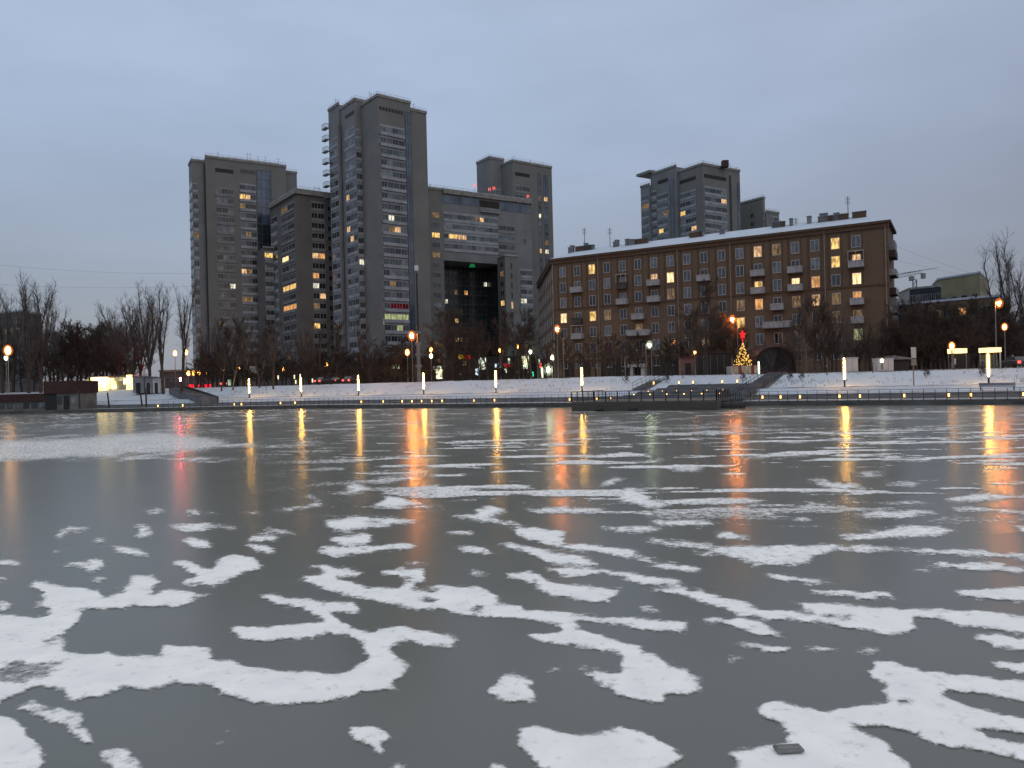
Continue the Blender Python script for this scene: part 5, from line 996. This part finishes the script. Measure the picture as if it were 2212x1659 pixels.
q = at(1639.5, 817, 117); o = empty('light_strip', (q.x, q.y, 3.6), 'short upright white light strip at the right foot of the fir tree', 'light'); b = MB(); b.box(-.06, .06, -.06, .06, .05, 2.0, 'strip_white'); b.build('light_tube', o); b = MB(); b.box(-.12, .12, -.12, .12, 0, .05, 'black'); b.build('base', o)
# dark domed tent with red ribs
D = 126; xc = at(1656, 805, D); o = empty('domed_tent', (xc.x, xc.y, 3.65), 'large dark domed tent with dark red edging right of the fir tree', 'tent'); W_ = at(1697, 805, D).x - at(1612, 805, D).x; H = Zof(1650, 752, D) - 3.65; n = 12
prof = [(W_ / 2 * math.cos(PI * i / n) * 1.0, H * min(1, (math.sin(PI * i / n)) ** .55)) for i in range(n + 1)]
b = MB(); vs = [(x, -4, z) for x, z in prof] + [(x, 4, z) for x, z in prof]; m_ = n + 1; b.mesh(vs, [(i, i + 1, m_ + i + 1, m_ + i) for i in range(n)] + [tuple(range(m_)), tuple(range(m_, 2 * m_))[::-1]], 'black'); b.build('canopy', o)
b = MB(); 
for y in (-4.05, 0, 4.05):
    for i in range(n): b.tube((prof[i][0], y, prof[i][1]), (prof[i + 1][0], y, prof[i + 1][1]), .22, .22, 'red_metal', 6)
b.box(-W_ / 2, W_ / 2, -4.3, -4.15, 0, .5, 'red_metal'); b.build('rib', o)
a_, c_ = at(1476, 805, 124), at(1578, 762, 124); o = empty('dark_pavilion', (a_.x, a_.y, 3.65), 'low black pavilion between the fir tree and the pink kiosk', 'pavilion'); w_ = c_.x - a_.x; h = c_.z - 3.65
b = MB(); b.box(1.7, w_, 0, 5, 0, h, 'black'); b.build('wall', o); b = MB(); b.box(1.6, w_ + .2, -.2, 5.2, h, h + .25, 'red_dark'); b.build('roof', o); b = MB()
for i in range(5): b.box(2.2 + i * 1.1, 2.25 + i * 1.1, -.04, 0, 0, h - .2, 'metal_grey')
b.build('door_frame', o)
o = empty('pink_kiosk', (a_.x, a_.y - 1.5, 3.65), 'small dull pink kiosk with red roof left of the black pavilion', 'kiosk'); pbr('pink_wall', (.16, .085, .08), .8); b = MB(); b.box(-.7, 1.5, 0, 1.6, 0, 3.0, 'pink_wall'); b.build('wall', o); b = MB(); b.box(-.9, 1.65, -.2, 1.8, 3.0, 3.2, 'red_metal'); b.build('roof', o); b = MB(); b.box(.0, .9, -.05, -.002, 0, 2.1, 'black'); b.build('door', o)

# bright kiosk and pavilions at the left
D = 158; a_, c_ = at(194, 846, D), at(284, 812, D); gz = a_.z - .25; o = empty('lit_kiosk', (a_.x, a_.y, gz), 'brightly lit glass kiosk glowing yellow white at the left', 'kiosk'); sc_ = D / FPX
def kx(z5x): return ((z5x * .3617) / 1.8228 - 194) * sc_
def kz(z5y): return at(240, (1040 + z5y * .3617) / 1.8228, D).z - gz
for x0, x1, y0, y1, m_, nm_ in ((990, 1165, 1230, 1395, 'kiosk_glow', 'glowing_wall'), (1168, 1255, 1240, 1360, 'kiosk_glow', 'glowing_wall'), (1380, 1437, 1212, 1395, 'kiosk_glow', 'glowing_wall'), (1350, 1376, 1245, 1310, 'kiosk_glow', 'glowing_wall'), (915, 960, 1250, 1310, 'kiosk_dimglow', 'side_window'), (1258, 1345, 1232, 1275, 'kiosk_dimglow', 'fascia')):
    b = MB(); b.box(kx(x0), kx(x1), -.1, .4, max(kz(y1), .05), kz(y0), m_); b.build(nm_, o)
b = MB(); b.box(kx(1180), kx(1350), .5, 3, 0, kz(1270), 'frame_grey'); b.box(kx(985), kx(1170), .41, 3, 0, kz(1225), 'white_box'); b.box(kx(985) - .1, kx(1440) + .1, -.2, 3.1, kz(1224), kz(1224) + .12, 'metal_grey') ; b.build('body', o)
b = MB()
for x in (990, 1075, 1165, 1210, 1255, 1345, 1376, 1408, 1437): b.box(kx(x) - .05, kx(x) + .05, -.16, -.11, 0, kz(1235), 'metal_grey')
b.build('mullion', o)
for i, (x0, x1) in enumerate(((287, 310), (313, 328), (330, 345))):
    a_, c_ = at(x0, 846, 150), at(x1, 814 + i, 150); o = empty('grey_kiosk', (a_.x, a_.y, a_.z - .3), ('widest', 'middle', 'rightmost')[i] + ' grey kiosk in the row right of the bright kiosk', 'kiosk', 'grey kiosks beside the bright kiosk'); w_ = c_.x - a_.x; h = c_.z - a_.z + .3
    b = MB(); b.box(0, w_, 0, 2.2, 0, h, 'stone_pale' if i == 2 else 'walk'); b.build('body', o); b = MB(); b.box(-.1, w_ + .1, -.15, 2.3, h, h + .15, 'metal_grey'); b.build('roof', o); b = MB(); b.box(w_ * .3, w_ * .7, -.04, -.002, 0, 2.0, 'black'); b.build('door', o)
# red roofed pavilions on the quay, far left
D = 134; a_, c_ = at(-40, 884, D), at(100, 862, D); o = empty('red_roofed_pavilion', (a_.x, a_.y, .53), 'long low pavilion with dark red roof at the far left water edge', 'pavilion'); w_ = c_.x - a_.x; h = Zof(50, 867, D) - .53; z2 = Zof(50, 851, D) - .53
b = MB(); b.box(0, w_, 0, 6, 0, h, 'pavilion_wall'); b.build('wall', o); b = MB(); b.prism([(-.3, -.4), (w_ + .2, -.4), (w_ + .2, 6.4), (-.3, 6.4)], h + .005, z2, 'red_dark'); b.build('roof', o)
for i in range(8): b = MB(); x = w_ * (i + .15) / 8; b.box(x, x + w_ / 8 * .7, -.05, -.003, .35, h - .25, random.choice(GL)); b.build('window', o)
a_, c_ = at(99, 884, D - .5), at(168, 822, D - .5); o = empty('red_pavilion', (a_.x, a_.y, .53), 'taller pavilion with dark red upper wall, windows and door at the left water edge', 'pavilion'); w_ = c_.x - a_.x; h = Zof(130, 850, D) - .53; z2 = c_.z - .53
b = MB(); b.box(0, w_, 0, 6, 0, h, 'pavilion_wall'); b.build('wall', o); b = MB(); b.box(-.15, w_ + .15, -.3, 6.2, h + .003, z2, 'red_dark'); b.build('roof', o); b = MB(); b.box(0, 1.9, -.06, -.003, 0, h, 'black'); b.build('shaded_bay', o)
for f0, f1, z0, m_, nm_ in ((.28, .50, .9, GL[1], 'window'), (.80, .95, .9, GL[4], 'window'), (.55, .73, 0, MATS['black'], 'door')): b = MB(); b.box(w_ * f0, w_ * f1, -.05, -.003, z0, h - .4, m_); b.build(nm_, o)
for px, (y0, y1) in ((172, (843, 880)), (236, (848, 878)), (307, (850, 873)), (316, (838, 876))):
    q = at(px, y1, 131); o = empty('timber_post', (q.x, q.y, q.z - .3), 'dark upright post on the snowy bank %s' % {172: 'right beside the red pavilion', 236: 'below the bright kiosk, leaning slightly', 307: 'below the grey kiosks, shorter and leaning', 316: 'below the grey kiosks, taller and thin'}[px], 'post'); h = (y1 - y0) * 131 / FPX + .3; b = MB(); b.tube((-.25 if px in (236, 307) else 0, 0, h), (0, 0, 0), .12, .16, 'bark', 6); b.box(-.12, .12, -.12, .12, 0, .1, 'bark'); b.build('post', o)

q = at(548, 812, 160); o = empty('billboard', (q.x, q.y, 3.7), 'small pale blank billboard above the first light column', 'billboard'); h = Zof(548, 791, 160) - 3.7
b = MB(); b.box(-.75, .75, -.05, .05, h - 1.4, h, 'white_box'); b.build('panel', o); b = MB(); b.tube((0, 0, 0), (0, 0, h - 1.4), .07, .07, 'metal_grey', 5); b.build('post', o)
q = at(495, 829, 158); o = empty('small_kiosk', (q.x - 1.2, q.y, 3.7), 'small dark kiosk with pale green lit window under the left tower', 'kiosk'); b = MB(); b.box(0, 2.6, 0, 2, 0, 2.6, 'arch_dark'); b.build('wall', o); b = MB(); b.box(.9, 1.6, -.05, -.003, .5, 1.7, 'shop_green_pale'); b.build('window', o); b = MB(); b.box(-.1, 2.7, -.15, 2.1, 2.6, 2.75, 'metal_grey'); b.build('roof', o)
for i, (px, py) in enumerate(((601, 819), (636, 818), (648.5, 816), (639, 829), (675, 826))):
    q = at(px, py, 156); o = empty('path_light', (q.x, q.y, 3.7), 'small pale path light on the bank top among the trunks at the left', 'lamp', 'small pale path lights at the left'); h = max(q.z - 3.7, .4); b = MB(); b.tube((0, 0, 0), (0, 0, h), .05, .04, 'metal_grey', 5); b.build('post', o); b = MB(); b.box(-.09, .09, -.09, .09, h, h + .75, 'path_glow'); b.build('lamp', o)
S(13, 773, 128, 'lamp_white', 'whitish lamp just below the orange lamp at the far left', .22)
# thin posts standing on the slope
for i, (px, d) in enumerate(((995, 24), (1117, 24), (1141, 24), (1786, 22), (1885, 23), (2122, 23), (1345, 22), (575, 20), (1475, 22))):
    s = bank_s(px, d, 4); q = bank(s, d); z0 = 1.8 + (ztop(s) - 1.8) * (d - 14) / 11
    o = empty('marker_post', (q.x, q.y, z0 - .05), ('thin marker post on the slope top below the shop lights', 'thin marker post between the fifth column and the deck', 'second thin marker post between the fifth column and the deck', 'thin marker post right of the dark tent', 'thin marker post below the wider pale cabinet', 'thin marker post just left of the rightmost column', 'thin marker post left of the grey stairs', 'thin marker post by the bare trunks at the left', 'thin marker post between the two stair flights')[i], 'post', 'thin marker posts on the slope'); b = MB(); b.tube((0, 0, 0), (0, 0, 1.6), .05, .04, 'black', 5); b.box(-.09, .09, -.05, .05, 1.3, 1.55, 'metal_grey'); b.build('post', o)
b = MB(); R = random.Random(5)
for k in range(3200):
    s = R.uniform(-75, 62); d = R.uniform(14.5, 25.3) if k % 3 else R.gauss(24.8, .5); n_ = (fbm(np.array([s * .25]), np.array([d * .4]), 3, 5)[0])
    if k % 3 and n_ < .5: continue
    q = bank(s, d); z = 1.8 + (ztop(s) - 1.8) * min(1, (d - 14) / 10.5) - .05; h = R.uniform(.12, .5) * (.6 if k % 3 == 0 else 1)
    for _ in range(3): x = q.x + R.gauss(0, .12); y = q.y + R.gauss(0, .12); b.face([(x - .018, y, z), (x + .018, y, z), (x + R.gauss(0, .1), y, z + h)], 'dry_grass')
tag(b.build('dry_grass'), 'sparse dry grass stalks poking through the snow of the bank slope', 'grass', kind='stuff')
# small street poles in front of the brick house
for i, (px, py, D) in enumerate(((1218, 730, 140), (1351, 770, 130), (1291, 745, 140), (1408, 748, 124))):
    q = at(px, 806, D); h = Zof(px, py, D) - GZ; o = empty('street_pole', (q.x, q.y, GZ - .1), ('tall bare pole just right of the brick house corner lamp', 'pale pole with short bracket before the ground floor arches', 'plain grey pole left of the ground floor arches', 'thin grey pole right beside the white street lamp')[i], 'pole'); b = MB(); b.tube((0, 0, 0), (0, 0, h), .09, .06, 'pole_grey', 6); b.build('pole', o); b = MB(); b.tube((0, 0, h - .2), (.7, 0, h + .1), .04, .03, 'pole_grey', 5); b.build('bracket', o)

# parked / passing cars on the embankment road
def car_proto(loc, label):
    o = empty('car', loc, label, 'car', 'cars on the road above the bank'); b = MB()
    sec = [(-2.1, .35, .85), (-2.0, .3, 1.0), (-1.1, .28, 1.05), (1.2, .28, 1.02), (2.05, .3, .85), (2.15, .38, .7)]
    vs = []
    for x, z0, z1 in sec: vs += [(x, -.85, z0), (x, .85, z0), (x, .88, z1 - .1), (x, .78, z1), (x, -.78, z1), (x, -.88, z1 - .1)]
    b.mesh(vs, [(j * 6 + i, j * 6 + (i + 1) % 6, (j + 1) * 6 + (i + 1) % 6, (j + 1) * 6 + i) for j in range(5) for i in range(6)] + [tuple(range(6))[::-1], tuple(range(30, 36))], 'car_paint'); b.build('body', o)
    b = MB(); b.mesh([(-1.6, -.75, 1.0), (1.0, -.75, 1.0), (1.0, .75, 1.0), (-1.6, .75, 1.0), (-1.1, -.6, 1.5), (.3, -.6, 1.5), (.3, .6, 1.5), (-1.1, .6, 1.5)], [(0, 1, 5, 4), (1, 2, 6, 5), (2, 3, 7, 6), (3, 0, 4, 7), (4, 5, 6, 7)], GL[1]); b.build('cabin', o)
    for x in (-1.3, 1.3):
        for y in (-.85, .85): b = MB(); b.tube((x, y - .1, .33), (x, y + .1, .33), .33, .33, 'tyre', 12); b.build('wheel', o)
    for y in (-.62, .62): b = MB(); b.box(-2.2, -2.05, y - .17, y + .17, .62, .92, 'tail_red'); b.build('tail_light', o)
    for y in (-.62, .62): b = MB(); b.box(2.1, 2.2, y - .17, y + .17, .55, .72, 'frame_white'); b.build('headlight', o)
    return o
cp = None
for i, (px, D) in enumerate(((702, 152), (731, 156), (757, 152), (2192, 100), (490, 160))):
    q = at(px, 828, D); l_ = (q.x, q.y, 3.86 if px < 2000 else 3.55); lab = ('dark car with red tail lights above the bank, leftmost of three', 'dark car with red tail lights above the bank, middle of three', 'dark car with red tail lights above the bank, rightmost of three', 'dark car with red tail lights at the far right edge of the bank', 'dark car with red tail lights among the trunks at the left')[i]
    if cp is None: cp = car_proto(l_, lab); cp.rotation_euler = (0, 0, math.radians(60))
    else: copy_tree(cp, l_, lab, math.radians(60 + i * 9))

# ------------------------------------------------------------------ bare trees
def grow(seed, H, spread=.55, up=.65, lean=(0, 0), tw_mat='twig', bk='bark', dense=1.0, start=.28, nlimb=9, vase=0):
    R = random.Random(seed); tb, cb = MB(), MB()
    def twig(p, d, l, r, depth):
        q = p + d * l; cb.tube(p, q, r, r * .6, tw_mat, 3)
        if depth == 0: return
        for _ in range(int(R.choice((2, 3, 3)) * (1 if depth > 1 else dense))):
            f = R.uniform(.25, 1); nd = (d + Vector((R.gauss(0, .42), R.gauss(0, .42), R.gauss(.15, .28)))).normalized(); twig(p + d * l * f, nd, l * R.uniform(.6, .9), r * .72, depth - 1)
    def branch(p, d, l, r, depth):
        n = 4; q = p
        for i in range(n):
            nd = (d + Vector((R.gauss(0, .10), R.gauss(0, .10), up * .12))).normalized(); e = q + nd * l / n; tb.tube(q, e, r * (1 - .75 * i / n), r * (1 - .75 * (i + 1) / n), bk, 5)
            for _ in range(2 if depth else 3):
                td = (nd + Vector((R.gauss(0, .6), R.gauss(0, .6), R.gauss(.25, .35)))).normalized(); twig(q.lerp(e, R.random()), td, l * .32 * R.uniform(.6, 1.1), max(.014, r * .14), 2)
            if depth and i: sd = (nd + Vector((R.gauss(0, spread), R.gauss(0, spread), .3 * up))).normalized(); branch(e, sd, l * R.uniform(.45, .65), r * .5, depth - 1)
            q, d = e, nd
        twig(q, d, l * .26, .016, 2)
    if vase:
        r0 = H * .014; q = Vector((0, 0, 0)); d = Vector((lean[0], lean[1], 1)).normalized(); fork = H * R.uniform(.2, .3)
        for i in range(4): e = q + d * fork / 4; tb.tube(q, e, r0 * (1.15 - .06 * i), r0 * (1.09 - .06 * i), bk, 7); q = e
        for j in range(vase):
            a_ = 2 * PI * (j + R.uniform(-.25, .25)) / vase; sp_ = R.uniform(.12, spread); p_ = q - d * R.uniform(0, fork * .25); ld = (d + Vector((math.cos(a_) * sp_, math.sin(a_) * sp_, .1))).normalized(); ll = (H - fork) * R.uniform(.8, 1.05); n = 9; rr = r0 * .55
            for i in range(n):
                nd = (ld + Vector((R.gauss(0, .06), R.gauss(0, .06), .10))).normalized(); e = p_ + nd * ll / n; tb.tube(p_, e, rr * (1 - .85 * i / n) + .015, rr * (1 - .85 * (i + 1) / n) + .015, bk, 5)
                if i > 0:
                    for _ in range(2):
                        bd = (nd + Vector((R.gauss(0, .38), R.gauss(0, .38), .45))).normalized(); bl_ = ll * .26 * R.uniform(.6, 1.1) * (1.1 - .5 * i / n); o_ = p_.lerp(e, R.random()); mid = o_ + bd * bl_ * .5; tb.tube(o_, mid, .035, .025, bk, 4)
                        twig(mid, (bd + Vector((0, 0, .25))).normalized(), bl_ * .55, .018, 2); twig(o_, (bd + Vector((R.gauss(0, .3), R.gauss(0, .3), .2))).normalized(), bl_ * .6, .016, 2)
                p_, ld = e, nd
            twig(p_, ld, ll * .12, .018, 2)
        return tb.data('trunk'), cb.data('crown')
    segs = 9; q = Vector((0, 0, 0)); d = Vector((lean[0], lean[1], 1)).normalized(); r0 = H * .016
    for i in range(segs):
        nd = (d + Vector((R.gauss(0, .05), R.gauss(0, .05), .05))).normalized(); e = q + nd * H * .93 / segs; tb.tube(q, e, r0 * (1 - .85 * i / segs) + .03, r0 * (1 - .85 * (i + 1) / segs) + .03, bk, 7)
        if (i + 1) / segs > start:
            for _ in range(2 if nlimb > 8 else 1):
                a_ = R.uniform(0, 2 * PI); sp_ = spread * 1.3; bd = Vector((math.cos(a_) * sp_, math.sin(a_) * sp_, up + R.random() * .3)).normalized(); branch(e, bd, H * .36 * (1.15 - (i + 1) / segs * .75), r0 * .42 * (1.1 - (i + 1) / segs * .7), 1)
        q, d = e, nd
    twig(q, d, H * .08, .03, 2)
    return tb.data('trunk'), cb.data('crown')
KINDS = {}
for k, a_ in {'up': dict(H=15, spread=.38, tw_mat='twig_grey', seed=1, vase=6), 'up2': dict(H=15, spread=.34, tw_mat='twig_grey', seed=2, lean=(.08, 0), vase=4), 'up3': dict(H=15, spread=.46, tw_mat='twig_grey', seed=12, vase=7), 'rnd': dict(H=10, spread=.75, up=.5, seed=3, start=.2, dense=1.7), 'rnd2': dict(H=10, spread=.7, up=.6, seed=4, start=.15, dense=1.7), 'birch': dict(H=15, spread=.45, up=.8, seed=5, bk='bark_pale', tw_mat='twig'), 'thin': dict(H=14, spread=.6, up=.7, seed=8, nlimb=5, dense=.7), 'wide': dict(H=14, spread=.85, up=.55, seed=9, start=.12, dense=1.6), 'bush': dict(H=4, spread=.9, up=.6, seed=10, start=.05)}.items(): KINDS[k] = (*grow(**a_), a_['H'])
def tree(px, py, D, kind, label, base=GZ, ax=0, group=None, wide=1.0):
    td, cd, H0 = KINDS[kind]; zt_ = Zof(px, py, D); q = at(px, 830, D); h = zt_ - base + .4; s = h / (H0 * 1.02)
    o = empty('bush' if kind == 'bush' else 'bare_tree', (q.x + ax, q.y, base - .2), label, 'bush' if kind == 'bush' else 'tree', group); o.scale = (s * wide, s * wide, s); o.rotation_euler = (0, 0, random.uniform(0, 6.28)); link('trunk', td, o); link('crown', cd, o); return o
G1 = 'bare winter trees along the bank'
for i, (x, y, D, k) in enumerate(((5, 622, 160, 'up3'), (28, 645, 165, 'up2'), (62, 606, 150, 'up'), (88, 628, 155, 'up3'), (108, 655, 165, 'up'))):
    tree(x, y, D, k, ('tall bare tree cut by the left picture edge', 'tall bare tree behind the pinkish lamp pole', 'tallest bare tree at the far left, dark trunk', 'tall bare tree just right of the tallest left tree', 'bare tree at the right edge of the left tree clump')[i], group=G1)
for i in range(17): x = 118 + i * 9.5; tree(x, random.uniform(706, 735), random.uniform(170, 195), random.choice(('rnd', 'rnd2', 'wide')), 'dark bare tree in the dense thicket behind the bright kiosk', group='thicket behind the bright kiosk', wide=1.2)
for i in range(12): x = -5 + i * 26; tree(x, random.uniform(745, 785), random.uniform(160, 170), random.choice(('rnd', 'rnd2')), 'low dark bare tree in the thicket behind the left pavilions', group='low thicket behind the left pavilions', wide=1.2)
for i, (x, y, D, k, w_) in enumerate(((258, 680, 165, 'up3', 1.3), (286, 650, 160, 'up', 1.3), (304, 662, 165, 'up3', 1.2), (324, 640, 158, 'up3', 1.2))): tree(x, y, D, k, ('bare tree right of the thicket, shortest of its group of four', 'bare tree in the group left of the leaning trees, second from left', 'wide bare tree in the group left of the leaning trees', 'bare tree in the group left of the leaning trees, rightmost and tallest')[i], group=G1, wide=w_)
tree(352, 622, 140, 'up2', 'tall bare tree with forked trunk left of the left tower', base=3.0, group=G1); tree(392, 618, 143, 'up2', 'tall leaning bare tree close to the left tower', base=3.0, group=G1)
for i in range(16): x = 432 + i * 18.5; tree(x, random.uniform(688, 742), random.uniform(160, 185), random.choice(('up', 'birch', 'up3', 'up2', 'thin')), 'bare tree in the row before the left tower and the lower block', group='bare trees before the left towers', wide=1.1)
for i in range(16): x = 440 + i * 19; tree(x, random.uniform(752, 785), random.uniform(165, 175), random.choice(('rnd', 'rnd2')), 'low dark bare tree under the left towers', group='low trees under the left towers', wide=1.5)
for i, (x, y, D, k, b_) in enumerate(((590, 700, 138, 'up2', 3.4), (478, 745, 140, 'thin', 3.3), (503, 735, 142, 'birch', 3.4), (560, 720, 150, 'wide', 3.8))): tree(x, y, D, k, ('bare tree with thick dark trunk on the slope below the lower block', 'thin bare tree on the slope under the left tower, left of a pair', 'thin bare tree on the slope under the left tower, right of a pair', 'wide dark bare tree between the left tower and the lower block')[i], base=b_, group=G1)
for i in range(18): x = 732 + i * 12; tree(x, random.uniform(728, 775), random.uniform(165, 180), random.choice(('rnd', 'rnd2', 'thin')), 'low bare tree before the foot of the tallest tower', group='low trees before the tallest tower', wide=1.3)
for i in range(22): x = 425 + i * 34; tree(x, random.uniform(778, 800), 158, random.choice(('rnd', 'rnd2')), 'low leafless shrub along the street under the towers', group='shrubs along the street', wide=2.0)
tree(790, 690, 160, 'thin', 'slender bare tree before the foot of the tallest tower', group=G1)
for i in range(12): x = 960 + i * 19; tree(x, random.uniform(668, 735), random.uniform(160, 178), random.choice(('birch', 'birch', 'thin', 'wide')), 'pale barked bare tree before the slab block', group='pale bare trees before the slab block', wide=1.15)
for i in range(17): x = 1180 + i * 18; tree(x, random.uniform(722, 768), random.uniform(134, 150), random.choice(('thin', 'rnd2', 'rnd')), 'low bare tree before the left half of the brick house', group='low trees before the brick house', wide=1.1)
tree(1312, 735, 132, 'wide', 'dark branching bare tree before the arches of the brick house', group=G1); tree(1348, 728, 134, 'thin', 'thin bare tree before the arches of the brick house', group=G1)
tree(1526, 622, 116, 'wide', 'largest bare tree before the brick house, left of the fir tree', base=3.3, group=G1)
for i, (x, y) in enumerate(((1440, 748), (1462, 735), (1480, 742), (1545, 720), (1508, 716))): tree(x, y, 128, 'rnd' if i % 2 else 'rnd2', 'low dark bare tree around the largest one before the brick house', group='low trees around the largest tree before the brick house')
tree(1492, 680, 124, 'birch', 'bare tree just left of the largest one before the brick house', group=G1)
for i, x in enumerate((1548, 1562, 1574, 1590, 1600, 1568)): tree(x, (702, 692, 684, 690, 712, 675)[i], (129.6, 130.2, 129.2, 130, 131, 131)[i], ('rnd2', 'rnd', 'thin', 'thin', 'rnd', 'birch')[i], 'bare tree lit orange by the street lamp above the fir tree', group='orange lit trees by the fir tree')
for i, (x, y) in enumerate(((1655, 735), (1690, 720), (1716, 688), (1742, 670), (1762, 655), (1785, 648), (1808, 660), (1832, 690), (1858, 700), (1880, 690), (1905, 670), (1702, 735), (1728, 728), (1752, 722), (1776, 716), (1798, 720), (1820, 726), (1845, 735), (1870, 730), (1892, 726), (1668, 760), (1640, 748))): tree(x, y, random.uniform(116, 128), random.choice(('wide', 'birch', 'rnd2', 'up')), 'bare tree before the right half of the brick house', group='bare trees before the right half of the brick house')
for i in range(30): x = 1925 + i * 10.3; tree(x, random.uniform(652, 705), random.uniform(128, 150), random.choice(('wide', 'rnd', 'rnd2', 'up')), 'dark bare tree in the dense belt at the right', group='dense tree belt at the right', wide=1.35)
for i in range(22): x = 1930 + i * 14; tree(x, random.uniform(705, 755), random.uniform(118, 126), random.choice(('rnd', 'rnd2')), 'lower dark bare tree at the front of the right hand belt', group='front of the right hand tree belt', base=3.6, wide=1.5)
tree(2180, 520, 150, 'up', 'tallest bare tree at the right edge, rising above the lamp', group=G1); tree(2222, 560, 155, 'up2', 'tall bare tree cut by the right picture edge', group=G1); tree(1950, 640, 152, 'up', 'bare tree beside the right gable of the brick house', group=G1)
for i, px in enumerate((1440, 1604, 1352, 1705, 2120, 2000, 1730)):
    s = bank_s(px, 19, 3); q = bank(s, 19); td, cd, H0 = KINDS['bush']; z0 = 1.8 + (ztop(s) - 1.8) * .45
    o = empty('bush', (q.x, q.y, z0), 'small leafless bush on the snow slope, ' + ('by the grey stairs', 'left of the wide dark stairs', 'left of the amphitheatre', 'right of the wide dark stairs', 'left of the rightmost column', 'right of the sign pole', 'below the dark tent')[i], 'bush', 'small bushes on the snow slope'); o.scale = (.32,) * 3; link('trunk', td, o); link('crown', cd, o)

# ------------------------------------------------------------------ overhead cables
for i, (p_, q_, sag, lab) in enumerate((((-60, 611, 170), (470, 616, 170), .8, 'thin overhead cable crossing the sky left of the towers, lower one'), ((-60, 566, 180), (470, 590, 180), 1.0, 'thin overhead cable crossing the sky left of the towers, upper one'),
                          ((1560, 465, 240), (2300, 640, 150), 1, 'thin overhead cable sloping down to the right, upper one'), ((1860, 500, 200), (2300, 650, 140), 1, 'thin overhead cable sloping down to the right, lower one'))):
    a_, c_ = at(*p_), at(*q_); b = MB(); n = 16; pr = None
    for k in range(n + 1):
        f = k / n; r_ = a_.lerp(c_, f) - Vector((0, 0, 4 * sag * f * (1 - f)))
        if pr is not None: b.tube(pr, r_, .018, .018, 'metal_grey', 3)
        pr = r_
    tag(b.build('overhead_cable'), lab, 'cable', 'overhead cables')
